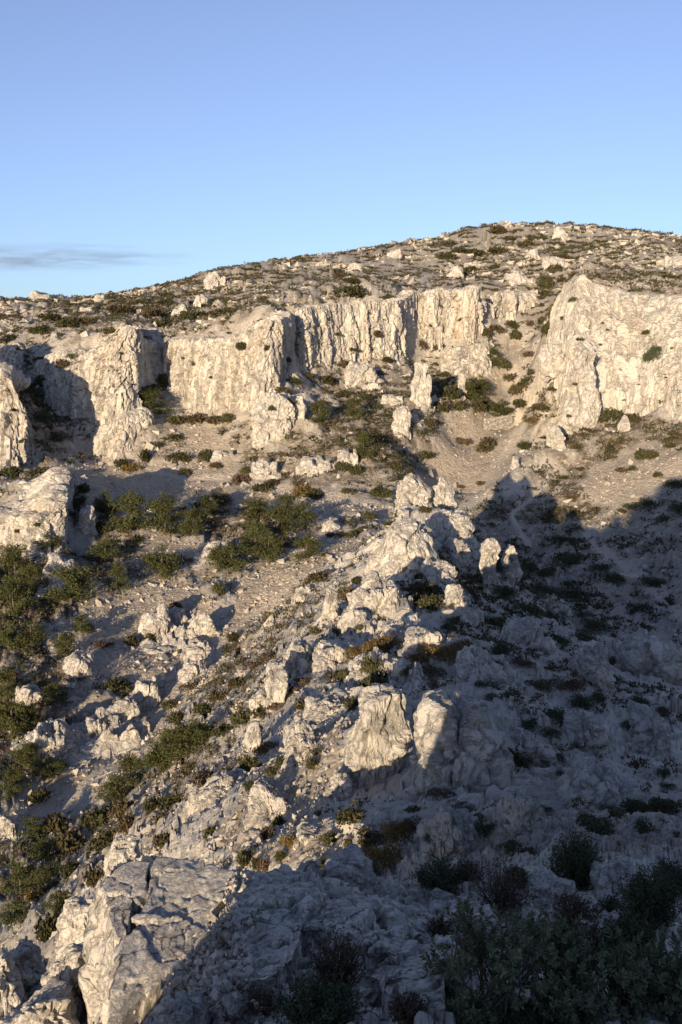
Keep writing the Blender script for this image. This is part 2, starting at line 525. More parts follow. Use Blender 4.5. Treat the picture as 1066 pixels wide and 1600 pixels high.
def rbf_fit(u, v, s, smooth=1.2e-3):
    n = len(u)
    r = np.sqrt((u[:, None] - u[None]) ** 2 + (v[:, None] - v[None]) ** 2 + RC * RC)
    A = np.zeros((n + 3, n + 3))
    A[:n, :n] = r - np.eye(n) * smooth
    Pm = np.c_[np.ones(n), u, v]
    A[:n, n:] = Pm
    A[n:, :n] = Pm.T
    return np.linalg.solve(A, np.r_[s, 0, 0, 0])

wts = rbf_fit(cu, cv, cs)

def rbf_eval(u, v):
    u = np.asarray(u, float).ravel()
    v = np.asarray(v, float).ravel()
    out = np.empty(len(u))
    for k in range(0, len(u), 20000):
        a, b = u[k:k + 20000], v[k:k + 20000]
        r = np.sqrt((a[:, None] - cu[None]) ** 2 + (b[:, None] - cv[None]) ** 2 + RC * RC)
        out[k:k + 20000] = r @ wts[:-3] + wts[-3] + wts[-2] * a + wts[-1] * b
    return out

# coarse evaluation, then interpolation onto the fine grid
gu = np.unique(np.r_[np.linspace(-0.95, -0.40, 24), np.linspace(-0.40, 0.40, 260), np.linspace(0.40, 0.95, 24)])
gv = np.linspace(math.log(3.4), math.log(1900), 900)
GU, GV = np.meshgrid(gu, gv)
GS = rbf_eval(GU, GV).reshape(GU.shape)

NU_IN = 600
fu = np.unique(np.r_[np.linspace(-0.92, -0.37, 60), np.linspace(-0.37, 0.37, NU_IN), np.linspace(0.37, 0.92, 60)])
# rows: spread so that each covers about the same height of the picture
Yc = np.exp(GV) - Y0
px_g, py_g, d_g = project(GU * np.exp(GV), Yc, GS * np.exp(GV))
inside = (np.abs(gu) < 0.36)
dpy = np.abs(np.diff(py_g[:, inside], axis=0))
dens = 0.35 * np.percentile(dpy, 80, axis=1) + 0.65 * dpy.mean(axis=1)
dens[gv[:-1] < math.log(30)] *= 0.38
dens = np.clip(dens, 0.15, 6)
cum = np.r_[0, np.cumsum(dens)]
NV = 860
fv = np.interp(np.linspace(0, cum[-1], NV), cum, gv)

iu = np.clip(np.searchsorted(gu, fu) - 1, 0, len(gu) - 2)
tu = (fu - gu[iu]) / (gu[iu + 1] - gu[iu])
iv = np.clip(np.searchsorted(gv, fv) - 1, 0, len(gv) - 2)
tv = ((fv - gv[iv]) / (gv[iv + 1] - gv[iv]))[:, None]
rowsA = GS[iv] * (1 - tv) + GS[iv + 1] * tv
S = rowsA[:, iu] * (1 - tu) + rowsA[:, iu + 1] * tu
NUf = len(fu)
YP = np.exp(fv)[:, None] * np.ones(NUf)
X = fu[None] * YP
Y = YP - Y0
Z = S * YP
X, Y, Z = X.ravel(), Y.ravel(), Z.ravel()
PX, PY, DD = project(X, Y, Z)

# ------------------------------------------------------------------ what covers the ground, read over the photograph
DENS = ["0000000033433","0000034444654","0005544445554","4566544333554","3444422111531","3111111334210","6311224464310",
        "7411224445521","7435446643555","3325556522366","2235345432455","3546553336665","3464643237755","6543442357765",
        "7633343466865","7533453556766","7543443444454","6543533454454","7544533445454","7443543425454","6326432224544",
        "7226332233444","5335332223445","4554333354344","6542333344344","5310112233333","3100111122222","2100111122222","1000111122222","0000111122222","0000111122222"]
DM = np.array([[int(c) for c in r] for r in DENS], float) / 10

def sample_map(M, px, py):
    fx = np.clip((px - 41) / 82, 0, M.shape[1] - 1.001)
    fy = np.clip((py - 345) / 41, 0, M.shape[0] - 1.001)
    ix, iy = fx.astype(int), fy.astype(int)
    tx, ty = fx - ix, fy - iy
    return (M[iy, ix] * (1 - tx) + M[iy, ix + 1] * tx) * (1 - ty) + (M[iy + 1, ix] * (1 - tx) + M[iy + 1, ix + 1] * tx) * ty

def in_poly(px, py, poly):
    c = np.zeros(len(px), bool)
    n = len(poly)
    for i in range(n):
        x1, y1 = poly[i]
        x2, y2 = poly[(i + 1) % n]
        if y1 == y2:
            continue
        hit = ((y1 > py) != (y2 > py)) & (px < (x2 - x1) * (py - y1) / (y2 - y1) + x1)
        c ^= hit
    return c

def near_line(px, py, pts):
    """distance in photograph pixels to a polyline of (x, y, half width); returns distance / half width"""
    best = np.full(len(px), 99.0)
    for (x1, y1, w1), (x2, y2, w2) in zip(pts[:-1], pts[1:]):
        dx, dy = x2 - x1, y2 - y1
        t = np.clip(((px - x1) * dx + (py - y1) * dy) / (dx * dx + dy * dy), 0, 1)
        d = np.hypot(px - x1 - t * dx, py - y1 - t * dy) / (w1 + t * (w2 - w1))
        best = np.minimum(best, d)
    return best

# fine stone fields: polygon, nearest and farthest distance
SCREES = [
 ([(105,718),(230,722),(300,742),(430,757),(600,790),(606,818),(560,812),(450,792),(330,775),(262,775),(240,800),(165,835),(135,790)],225,300),
 ([(240,655),(290,648),(335,662),(372,718),(360,745),(300,742),(262,690)],280,330),
 ([(330,1010),(365,1025),(262,1125),(235,1160),(120,1270),(22,1322),(0,1320),(0,1290),(55,1230),(120,1195),(150,1160),(225,1095),(250,1060)],90,175),
 ([(60,985),(180,935),(235,880),(300,900),(345,960),(330,1020),(240,1062),(150,1052),(90,1040)],145,220),
 ([(395,890),(470,850),(590,832),(598,842),(500,905),(440,960),(360,1005),(340,990)],165,240),
 ([(784,520),(830,540),(806,600),(792,650),(812,672),(784,752),(746,804),(685,798),(668,745),(684,690),(716,648),(758,604)],245,380),
 ([(330,1290),(480,1240),(520,1300),(560,1340),(370,1350)],30,60),
 ([(420,1170),(540,1110),(530,1180),(560,1230),(440,1290),(350,1290)],38,70),
 ([(300,760),(420,770),(330,800),(262,790)],230,300),
 ([(180,790),(330,850),(300,880),(230,860)],205,250),
 ([(1010,690),(1066,690),(1066,760),(960,790),(900,770),(940,720)],215,300),
]
TRACKS = [
 ([(606,800,4),(540,782,5),(480,776,6),(430,763,5),(360,752,4),(280,745,3),(200,728,2.5),(140,720,2)],215,310),
 ([(806,560,7),(790,610,9),(815,665,9),(795,705,8),(765,745,9),(735,785,10)],240,380),
 ([(845,590,3),(862,630,3)],270,345),
 ([(880,640,5),(850,680,5),(800,725,5),(760,765,6),(728,790,7)],235,300),
 ([(800,575,4),(812,600,3),(850,650,3),(830,690,3)],240,360),
 ([(905,815,5),(930,850,7),(980,885,8),(1030,925,9),(1070,960,11)],140,240),
 ([(850,760,3),(800,800,3),(830,860,3),(860,915,3)],170,250),
 ([(345,1000,9),(335,1030,10),(270,1085,10),(205,1165,11),(110,1250,12),(20,1310,12)],90,180),
 ([(590,835,4),(545,872,4),(470,905,3),(360,985,5)],160,240),
]
jx = fbm(np.c_[X, Y, Z] * 0.12, 3) * 12
jy = fbm(np.c_[X, Y, Z] * 0.12 + 40, 3) * 9
MX, MY = PX + jx * np.clip(Y / 150, 0.3, 1.3), PY + jy * np.clip(Y / 150, 0.3, 1.3)
YU = unwarp(PX, Y)
scree = np.zeros(len(X))
for poly, y0, y1 in SCREES:
    scree[in_poly(MX, MY, poly) & (YU > y0) & (YU < y1)] = 1
track = np.zeros(len(X))
for pts, y0, y1 in TRACKS:
    dd = near_line(PX + jx * 0.25, PY + jy * 0.25, pts)
    track = np.maximum(track, np.where((YU > y0) & (YU < y1), sstep(1.3, 0.5, dd), 0))

def blur(A, n=2):
    A = A.reshape(NV, NUf)
    for _ in range(n):
        A = (A + np.roll(A, 1, 0) + np.roll(A, -1, 0) + np.roll(A, 1, 1) + np.roll(A, -1, 1)) / 5
    return A.ravel()

scree = blur(scree, 4)
vegd = sample_map(DM, PX, PY)
outside = (PX < -60) | (PX > 1126) | (DD < 1)
vegd[outside] = 0.35
vegd = vegd * (1 - 0.9 * scree) * (1 - 0.9 * track)
near = sstep(34, 18, Y)
# rough, stony relief: strong on rock, weak on scree and tracks
P = np.c_[X, Y, Z]
rough = (1 - 0.75 * scree) * (1 - 0.8 * track)
ridge_zone = sstep(175, 150, Y) * sstep(20, 34, Y) * np.clip(sstep(-60, 60, PX - np.interp(PY, [800, 1000, 1200, 1400], [560, 440, 300, 180])), 0, 1)
big = fbm(P / 14.0, 4)
far_w = sstep(45, 140, Y)
dz = big * 1.3 * far_w * rough
f1, f2, hb = worley(P / np.array([5.0, 5.0, 4.0]) + fbm(P / 7, 2)[:, None] * 0.35)
joint = sstep(0.16, 0.0, f2 - f1)
rockn = sstep(-0.25, 0.35, fbm(P / 22.0 + 9, 3)) * 0.7 + 0.3
dz += (hb * 0.85 - joint * 0.5) * rough * rockn * (0.3 * sstep(24, 40, Y) + 0.7 * sstep(60, 150, Y)) * (1 + 0.5 * ridge_zone + 0.8 * sstep(290, 360, Y))
f1, f2, hb = worley(P / 1.7 + fbm(P / 3, 2)[:, None] * 0.3 + 5)
joint = sstep(0.14, 0.0, f2 - f1)
rockn2 = sstep(-0.3, 0.3, fbm(P / 9.0 + 3, 3)) * 0.7 + 0.3
dz += (hb * 0.30 - joint * 0.22) * rough * rockn2 * sstep(14, 40, Y) * sstep(420, 200, Y)
m = Y < 110
Pm = P[m]
f1, f2, hb = worley(Pm / 0.55 + fbm(Pm / 1.0, 2)[:, None] * 0.25 + 11)
joint = sstep(0.15, 0.0, f2 - f1)
q = (hb * 0.10 - joint * 0.07) * (0.5 + 0.5 * rough[m]) * sstep(110, 60, Y[m])
dz[m] += q * (sstep(-0.35, 0.3, fbm(Pm / 3.0 + 33, 3)) * 0.8 + 0.2)
m = Y < 30
Pm = P[m]
f1, f2, hb = worley(Pm / 0.42 + fbm(Pm / 0.8, 2)[:, None] * 0.25 + 8)
dz[m] += (hb * 0.085 - sstep(0.10, 0.0, f2 - f1) * 0.07)
f1, f2, hb = worley(Pm / 0.15 + 21)
dz[m] += (hb * 0.030 - sstep(0.14, 0.0, f2 - f1) * 0.025)
dz[m] += fbm(Pm / 1.6, 4) * 0.14
dz += fbm(P / 0.6, 4) * 0.10 * sstep(8, 40, Y) * rough + scree * fbm(P / 0.5, 3) * 0.12 * sstep(30, 100, Y)
dz -= track * 0.25 * sstep(60, 150, Y)
Z = Z + dz
_sh = SUN[:2] / np.linalg.norm(SUN[:2])
_p = X * _sh[1] - Y * _sh[0]
_t = X * _sh[0] + Y * _sh[1]
_lim = np.interp(_p, [-260, -200, -150, -110, -80, -57, -40, -30, -20, -16.5, -14, -12.4, -11.7, -11, -9.8, -9, -8.3, -7, -5.8, -5.2, -4.3, 0], [-10, -26, -39, -46, -48, -44, -39, -37, -27, -20, -19.0, -17.4, -16.7, -16.0, -15.0, -13.0, -10.2, -7.8, -7.0, -5.8, -3.2, 0])
_lim = _lim - math.tan(SUN_EL) * _t - 0.6
_off = ((PX < -25) | (Y < 6.5)) & (Y < 175) & (_p < -4.3)
_slab = [tuple(W(a_, b_, c_)[:2]) for a_, b_, c_ in [(140,1375,13.2),(206,1340,13.9),(378,1356,13.7),(366,1395,13.0),(340,1445,12.4),(305,1495,11.7),(262,1540,11.2),(205,1590,10.7),(150,1600,10.4)]]
Z = np.where(in_poly(X, Y, _slab) & (Y < 16), np.minimum(Z, -8.4), Z)
Z = np.where(_off, np.minimum(Z, _lim + 0.35 * np.clip(_lim - Z, -2, 0)), Z)
VERT = np.c_[X, Y, Z].astype(np.float32)
earth = np.clip(vegd * 2.3 - 0.35 + 0.7 * fbm(P / 6.0 + 50, 3), 0, 1) * (1 - scree)
earth *= np.where((X > 28) & (Y > 60) & (Y < 235), 0.55, 1)
earth *= np.where(Y < 22, 0.25, 1) * (1 - 0.45 * sstep(300, 370, Y)) * (1 - 0.6 * ridge_zone)
MASK = np.c_[scree, earth, track, np.ones(len(X))].astype(np.float32)

rr = np.arange(NV - 1)[:, None] * NUf + np.arange(NUf - 1)[None]
FACES = np.stack([rr, rr + 1, rr + 1 + NUf, rr + NUf], -1).reshape(-1, 4).astype(np.int32)
fc = VERT[FACES].mean(1)
fpx, fpy, fdd = project(fc[:, 0], fc[:, 1], fc[:, 2])

# which piece of country a face belongs to
zone = np.zeros(len(FACES), int)             # 0 near ground, 1 ridge, 2 valley, 3 hillside, 4 plateau
fY, fX = fc[:, 1], fc[:, 0]
zone[fY > 24] = 1
foot = np.interp(fY, [24, 40, 60, 80, 110, 140, 165, 200, 2000], [-9, -15, -19, -21, -22, -12, -2, 8, 8])
foot_r = np.interp(fY, [24, 60, 90, 110, 135, 160, 200], [60, 60, 45, 42, 30, 26, 20])
zone[(fY > 24) & ((fX < foot) | (fX > foot_r) | (fY > 170))] = 2
right_side = (fX > np.interp(fY, [60, 110, 172, 230, 300], [45, 42, 22, 40, 60])) & (fY > 90)
zone[(zone == 2) & right_side] = 3
zone[(zone == 2) & (fY > np.interp(fX, [-200, -60, 0, 30, 60], [248, 250, 240, 240, 240]))] = 3
crest = np.interp(fX / fY, [-0.6, -0.3, -0.2, 0.0, 0.08, 0.15, 0.2, 0.24, 0.34, 0.6], [318, 316, 306, 326, 362, 372, 400, 312, 300, 290])
zone[fY > crest + 4] = 4
TERRAIN = []

def submesh(name, sel, mat):
    F_ = FACES[sel]
    ids, inv = np.unique(F_.ravel(), return_inverse=True)
    me = mesh_np(name, VERT[ids], inv.reshape(-1, 4), mat, name not in ('rocky_ground', 'ridge'))
    a = me.color_attributes.new('mask', 'FLOAT_COLOR', 'POINT')
    a.data.foreach_set('color', MASK[ids].ravel())
    o = link(name, me)
    tag(o, kind='structure')
    TERRAIN.append(o)
    return o

tag(submesh('rocky_ground', zone == 0, 'near_ground'), 'broken pale limestone ground in blue shade at the foot of the picture')
tag(submesh('ridge', zone == 1, 'mid_ground'), 'stony limestone ridge running out from the viewer, sunlit on one flank')
tag(submesh('valley', zone == 2, 'far_ground'), 'scree covered valley floor dotted with pines and scrub')
tag(submesh('hillside', zone == 3, 'far_ground'), 'stony hillside with scrub below the white cliffs')
tag(submesh('plateau', zone == 4, 'far_ground'), 'rocky scrub plateau rising above the cliffs to the skyline')

# light copy of the land for placing things on it
st = 2
gi = np.arange(0, NV, st)
gj = np.arange(0, NUf, st)
bv = VERT.reshape(NV, NUf, 3)[gi][:, gj]
nr, nc = bv.shape[:2]
r2 = np.arange(nr - 1)[:, None] * nc + np.arange(nc - 1)[None]
bf = np.stack([r2, r2 + 1, r2 + 1 + nc, r2 + nc], -1).reshape(-1, 4)
BVH = BVHTree.FromPolygons(bv.reshape(-1, 3).tolist(), bf.tolist())

def hit(px, py, ymin=0.0):
    """the point of the land seen at a photograph pixel"""
    d = Vector(ray(px, py)).normalized()
    o = d * (ymin / d.y)
    h = BVH.ray_cast(o, d)
    return (h[0], h[1]) if h[0] is not None else (None, None)

def ground_z(x, y):
    h = BVH.ray_cast(Vector((x, y, 400)), Vector((0, 0, -1)))
    return h[0].z if h[0] is not None else -40.0

# ------------------------------------------------------------------ the hill behind the viewer, whose shadow falls over the foreground
SH = SUN[:2] / np.linalg.norm(SUN[:2])       # horizontal heading of the light
TANE = math.tan(SUN_EL)
HP = [-80, -30, -20, -16.5, -14, -12.4, -11.7, -11, -9.8, -9, -8.3, -7, -5.8, -5.2, -4.3, -2, 0, 8, 25, 60, 120]
HH = [-60, -40, -28, -21, -19.0, -17.4, -16.7, -16.0, -15.0, -13.0, -10.2, -7.8, -7.0, -5.8, -3.2, -1.5, -1.0, -0.6, -0.6, -3, -20]
def build_hill():
    p = np.linspace(-80, 120, 200)
    t = np.r_[np.linspace(-110, -8, 30), np.linspace(-7.5, 8, 40)]
    Pq, Tq = np.meshgrid(p, t)
    h = np.interp(Pq, HP, HH)
    tc = -6.0 - 0.25 * np.maximum(0, -Pq)
    z = h - TANE * tc - np.where(Tq > tc, 0.55 * (Tq - tc), 0.30 * (tc - Tq))
    x = SH[1] * Pq + SH[0] * Tq
    y = -SH[0] * Pq + SH[1] * Tq
    V = np.c_[x.ravel(), y.ravel(), z.ravel()]
    V[:, 2] += fbm(V / 4.0, 4) * 0.30 + worley(V / 1.6)[2] * 0.12 - 0.1
    n = len(p)
    r = np.arange(len(t) - 1)[:, None] * n + np.arange(n - 1)[None]
    Fq = np.stack([r, r + 1, r + 1 + n, r + n], -1).reshape(-1, 4)
    me = mesh_np('hill', V, Fq, 'near_ground')
    a = me.color_attributes.new('mask', 'FLOAT_COLOR', 'POINT')
    a.data.foreach_set('color', np.tile([0, 0.2, 0, 1], len(V)).astype(np.float32))
    tag(link('hill', me), 'limestone hilltop behind the viewer', kind='structure')
build_hill()
# ------------------------------------------------------------------ cliffs
CLIFF_TEXT = {
 'cliff_left_bay': 'small pale crag high at the left edge, set back above the tall left cliff',
 'buttress': 'broad pale buttress cliff left of the shaded recess, a dark shadow on its left foot',
 'low_wall': 'low fluted rock wall standing just below the foot of the left buttress cliff',
 'middle_cliff': 'cream cliff with dark vertical cracks right of the shaded recess, above a bushy ledge',
 'long_cliff': 'long straight cream cliff at centre with a brown stain low on its smooth face',
 'pillar_cliff': 'cliff of rounded pillars with an orange streak, left of the scree gully',
 'gully_crag': 'small pale crag at the head of the scree gully, left of the gully bushes',
 'shelf_crag': 'low broken crag on the shelf below the orange streaked pillars',
 'great_wall': 'great pale rock wall at the right edge above the scrubby slope',
 'left_cliff': 'tall sunlit cliff at the left edge, its right profile sloping down to the scree',
 'left_block': 'flat topped rock block at the left edge with bushes along its foot',
}

def resample(P, n):
    """smooth curve through the rows of P, n points"""
    P = np.asarray(P, float)
    seg = np.r_[0, np.cumsum(np.linalg.norm(np.diff(P[:, :3], axis=0), axis=1) + 1e-6)]
    t = np.linspace(0, seg[-1], n)
    m = np.gradient(P, seg, axis=0)
    i = np.clip(np.searchsorted(seg, t, 'right') - 1, 0, len(seg) - 2)
    h = (seg[i + 1] - seg[i])[:, None]
    x = ((t - seg[i]) / (seg[i + 1] - seg[i]))[:, None]
    return ((2 * x**3 - 3 * x**2 + 1) * P[i] + (x**3 - 2 * x**2 + x) * h * m[i] + (-2 * x**3 + 3 * x**2) * P[i + 1] + (x**3 - x**2) * h * m[i + 1])

def build_cliff(key, pl, amp=1.0, step=0.40, flute=1.0, bigk=1.0):
    seedv = len(key) * 1.7
    foot = np.array([W(a, d, b) for a, b, c, d, e in pl])
    brow = np.array([W(a, e, c) for a, b, c, d, e in pl])
    # both ends turn back into the hill
    for side in (0, -1):
        f, b = foot[side].copy(), brow[side].copy()
        f[:2] *= (f[1] + 7) / f[1]
        b[:2] *= (b[1] + 7) / b[1]
        b[2] -= 0.25 * (b[2] - f[2])
        if side == 0:
            foot, brow = np.r_[[f], foot], np.r_[[b], brow]
        else:
            foot, brow = np.r_[foot, [f]], np.r_[brow, [b]]
    length = np.linalg.norm(np.diff(foot[:, :2], axis=0), axis=1).sum()
    ns = max(24, int(length / step))
    C = resample(np.c_[foot, brow], ns)
    foot, brow = C[:, :3], C[:, 3:]
    s = np.linspace(0, length, ns)
    brow[:, 2] += fbm(np.c_[s / 3.0, s * 0, s * 0 + len(pl)], 4) * 1.1 * amp
    H = (brow[:, 2] - foot[:, 2]).max()
    nv = max(16, int((H + 5) / step))
    tang = np.gradient(C[:, :2], axis=0)
    nrm = np.c_[tang[:, 1], -tang[:, 0]]
    nrm /= np.linalg.norm(nrm, axis=1, keepdims=True) + 1e-9
    for _ in range(12):
        nrm[1:-1] = (nrm[:-2] + nrm[1:-1] * 2 + nrm[2:]) / 4
    nrm /= np.linalg.norm(nrm, axis=1, keepdims=True) + 1e-9
    rows = []
    wts_ = []
    for v in np.linspace(-5.0 / H, 1, nv):
        vv = max(v, 0)
        Pq = foot * (1 - v) + brow * v
        Pq[:, :2] = foot[:, :2] * (1 - vv**1.6) + brow[:, :2] * vv**1.6
        if v < 0:
            Pq[:, :2] += nrm * (-v) * H * 0.25
        rows.append(Pq)
        wts_.append(1.0 - 0.45 * max(0, vv - 0.85) / 0.15)
    nb = 22
    for k in range(1, nb + 1):
        b = k / nb
        d = 11.0 * b ** 1.3
        Pq = brow.copy()
        Pq[:, :2] -= nrm * d
        Pq[:, 2] += 0.10 * d - 4.2 * sstep(0.35, 1.0, b) + 0.25 * math.sin(min(1, b * 4) * math.pi / 2)
        rows.append(Pq)
        wts_.append(0.55 * (1 - b) + 0.1)
    R = np.array(rows)
    nrow = len(R)
    V = R.reshape(-1, 3)
    w = np.repeat(np.array(wts_), ns)
    nn = np.tile(nrm, (nrow, 1))
    q = V * np.array([1, 1, 0.14])
    big = np.abs(perlin(q / 7.5 + 3)) * 2.4 - 0.6
    warpv = fbm(V / 6, 3)[:, None] * np.array([0.35, 0.35, 0.3])
    f1, f2, hc = worley(V * np.array([1, 1, 0.08]) / 3.6 + warpv + seedv)
    col = hc * 0.85 - sstep(0.07, 0, f2 - f1) * 1.0
    f1, f2, hc2 = worley(V * np.array([1, 1, 0.12]) / 1.3 + warpv * 0.8 + 13)
    col2 = hc2 * 0.24 - sstep(0.08, 0, f2 - f1) * 0.30
    f1, f2, hb = worley(V * np.array([0.45, 0.45, 1.0]) / 3.0 + warpv * 0.6)
    bed = hb * 0.16 - sstep(0.05, 0, f2 - f1) * 0.22
    f1, f2, hb2 = worley(V / 1.1 + 7)
    blk2 = hb2 * 0.08 - sstep(0.10, 0, f2 - f1) * 0.06
    nc_ = fbm(V * np.array([1, 1, 0.10]) / 5.0 + 60, 4)
    crack = -sstep(0.04, 0.0, np.abs(nc_)) * 1.6
    pits = -sstep(0.42, 0.6, perlin(V * np.array([1, 1, 0.8]) / 1.6 + 90)) * 0.8
    d = (big * bigk + col * flute + col2 * flute + bed * max(flute, bigk * 0.9) + blk2 * flute + crack + pits * flute) * amp + fbm(V / 0.9, 3) * 0.07
    V = V.copy()
    V[:, :2] += nn * (d * w)[:, None]
    V[:, 2] += (fbm(V / 2.2 + 5, 4) * 0.7 + hb2 * 0.15) * np.clip(1.2 - w, 0, 1) * amp
    r = np.arange(nrow - 1)[:, None] * ns + np.arange(ns - 1)[None]
    Fq = np.stack([r, r + 1, r + 1 + ns, r + ns], -1).reshape(-1, 4)
    o0 = foot.mean(0)
    me = mesh_np('cliff', V - o0, Fq, 'cliff_rock', False)
    px_, py_, _ = project(V[:, 0], V[:, 1], V[:, 2])
    stain = np.zeros(len(V))
    if key == 'pillar_cliff':
        stain = np.maximum(sstep(7, 2, np.abs(px_ - 712 - (py_ - 460) * 0.03)) * sstep(452, 462, py_), 0.8 * sstep(5, 1, np.abs(px_ - 745)) * sstep(470, 490, py_))
    elif key == 'long_cliff':
        stain = 0.8 * sstep(1.2, 0.4, np.hypot((px_ - 552) / 12, (py_ - 544) / 5))
    at_ = me.attributes.new('stain', 'FLOAT', 'POINT')
    at_.data.foreach_set('value', stain.astype(np.float32))
    o = link('cliff', me, loc=o0)
    tag(o, CLIFF_TEXT[key], 'cliff', 'limestone cliffs around the valley head')
    return o

for key_, pl_ in CLIFFS.items():
    build_cliff(key_, pl_, flute=0.45 if key_ == 'great_wall' else 1.0, bigk=2.3 if key_ == 'great_wall' else 1.0, amp={'low_wall': 0.7, 'left_block': 0.7, 'shelf_crag': 0.9, 'great_wall': 0.5}.get(key_, 1.0))

# ------------------------------------------------------------------ single rocks
def cube_sphere(n):
    g = np.linspace(-1, 1, n + 1)
    A, B = np.meshgrid(g, g)
    A, B = A.ravel(), B.ravel()
    one = np.ones_like(A)
    sides = [np.c_[A, B, one], np.c_[-A, B, -one], np.c_[one, A, B], np.c_[-one, -A, B], np.c_[-A, one, B], np.c_[A, -one, B]]
    V = np.concatenate(sides)
    r = np.arange(n)[:, None] * (n + 1) + np.arange(n)[None]
    Fq = np.stack([r, r + 1, r + n + 2, r + n + 1], -1).reshape(-1, 4)
    Fa = np.concatenate([Fq + k * (n + 1) ** 2 for k in range(6)])
    key = np.round(V * 1e4).astype(np.int64)
    _, first, inv = np.unique(key, axis=0, return_index=True, return_inverse=True)
    V = V[first]
    Fa = inv.ravel()[Fa]
    V = np.tan(V * math.pi / 4)
    return V / np.linalg.norm(V, axis=1, keepdims=True), Fa

CS = {}
def rock_shape(dims, seed, n=16, style='block', rough=1.0):
    """angular limestone lump, dims = half sizes; z from -dims[2] to +dims[2]"""
    if n not in CS:
        CS[n] = cube_sphere(n)
    D, Fa = CS[n]
    rg = np.random.default_rng(seed)
    dims = np.array(dims, float)
    k = {'block': 16, 'tower': 14, 'slab': 14, 'dome': 26, 'stone': 11}[style]
    pn = rg.normal(size=(k, 3))
    pn /= np.linalg.norm(pn, axis=1, keepdims=True)
    ph = rg.uniform(0.72, 1.0, k)
    extra = np.array([[0, 0, 1], [0, -1, 0.1], [1, 0, 0], [-1, 0, 0.1], [0, 1, 0]], float)
    if style == 'tower':
        extra[1:, 2] += rg.uniform(0.02, 0.18, 4)
        extra[0] = [rg.uniform(-0.45, 0.45), rg.uniform(-0.4, 0.2), 1]
    eh = rg.uniform(0.78, 0.95, len(extra))
    pn = np.r_[pn, extra / np.linalg.norm(extra, axis=1, keepdims=True)]
    ph = np.r_[ph, eh]
    q = np.maximum(D @ pn.T, 0) / ph
    pw = {'dome': 7, 'block': 14, 'tower': 13, 'slab': 16, 'stone': 20}[style]
    r = (q ** pw).sum(1) ** (-1.0 / pw)
    V = D * r[:, None]
    V = V / np.abs(V).max(0) * dims
    sz = dims.mean()
    off = rg.uniform(0, 40, 3)
    d = fbm(V / (sz * 0.9) + off, 5, 0.55) * (0.13 if style == 'dome' else 0.24) * sz
    f1, f2, hb = worley(V / (sz * 0.75) + off)
    d += (hb * 0.10 - sstep(0.07, 0, f2 - f1) * 0.09) * sz
    if n >= 14:
        f1, f2, hb = worley(V / (sz * 0.30) + off + 9)
        d += (hb * 0.035 - sstep(0.09, 0, f2 - f1) * 0.035) * sz
    if style in ('tower', 'block') and n >= 14:
        nc_ = fbm(V * np.array([1, 1, 0.2]) / (sz * 0.6) + off, 3)
        d -= sstep(0.05, 0, np.abs(nc_)) * 0.06 * sz
    nrm = V / dims ** 2
    nrm /= np.linalg.norm(nrm, axis=1, keepdims=True)
    V = V + nrm * (d * rough)[:, None]
    return V, Fa

def outcrop(box, label, style='block', seed=1, depth=0.85, yaw=0.0, ymin=0.0, n=None, mat='outcrop_rock', sink=0.7, cat='rock', name='rock_outcrop', group=None, tilt=0.0, Yfix=None, rough=1.0, hk=1.0, cluster=None, flat=True):
    if cluster is None:
        cluster = 0 if style in ('dome', 'tower') or cat != 'rock' else 7
    x0, y0, x1, y1 = box
    cx = (x0 + x1) / 2
    p, nn = hit(cx, y1 - 0.12 * (y1 - y0), ymin)
    if Yfix is not None or p is None:
        yq = (Yfix or 200) if (Yfix or 200) < 170 else float(warp(cx, Yfix or 200))
        p = Vector(W(cx, y1 - 0.12 * (y1 - y0), yq))
    dist = p.y * CT - p.z * ST
    w = (x1 - x0) * dist / F
    h = (y1 - y0) * dist / F * hk
    d = w * depth
    n = n or int(np.clip((x1 - x0 + y1 - y0) / 2 * 0.36, 7, 30))
    if group == GV_:
        w, h, d = w * 1.3, h * (0.72 if cat == 'rock' else 0.85) * (0.75 if hk < 0.6 else 1), d * 1.5
    low = sink * h
    V, Fa = rock_shape((w / 2, d / 2, (h + low) / 2), seed, n, style, rough)
    V[:, 2] += (h - low) / 2
    if style != 'stone':
        k_ = {'dome': 0.05, 'slab': 0.1, 'tower': 0.16}.get(style, 0.28 if group == GV_ else 0.15) * np.clip(V[:, 2] / h, -1.0, 1.0)
        V[:, :2] *= (1.02 - k_)[:, None]
    if cluster:
        # a crag of several broken blocks, the largest in the middle
        rg = np.random.default_rng(seed + 500)
        V[:, 0] *= 0.80
        V[:, 2] *= 1.0 + 0.0 * V[:, 2]
        parts = [(V, Fa)]
        for k in range(cluster):
            f = rg.uniform(0.22, 0.5)
            hh = h * rg.uniform(0.25, 0.8)
            v, fa_ = rock_shape((w * f * 0.5, d * f * 0.55, hh * 0.75), seed * 13 + k, max(5, int(n * 0.42)), 'block', rough)
            side = rg.uniform(-0.5, 0.5)
            v += np.array([side * w * (1.0 - f * 0.6), -d * rg.uniform(0.1, 0.5) * (1.1 - abs(side)), hh * 0.75 - low * 0.6 - h * 0.1 + rg.uniform(-0.05, 0.2) * h])
            parts.append((v, fa_))
        o_, VV, FF = 0, [], []
        for v, f in parts:
            VV.append(v)
            FF.append(f + o_)
            o_ += len(v)
        V, Fa = np.concatenate(VV), np.concatenate(FF)
    o = link(name, mesh_np('rock_outcrop', V, Fa, mat, not flat), loc=(p.x, p.y + d * 0.30, p.z - 0.05 * h))
    o.rotation_euler = (tilt, 0, yaw)
    return tag(o, label, cat, group)

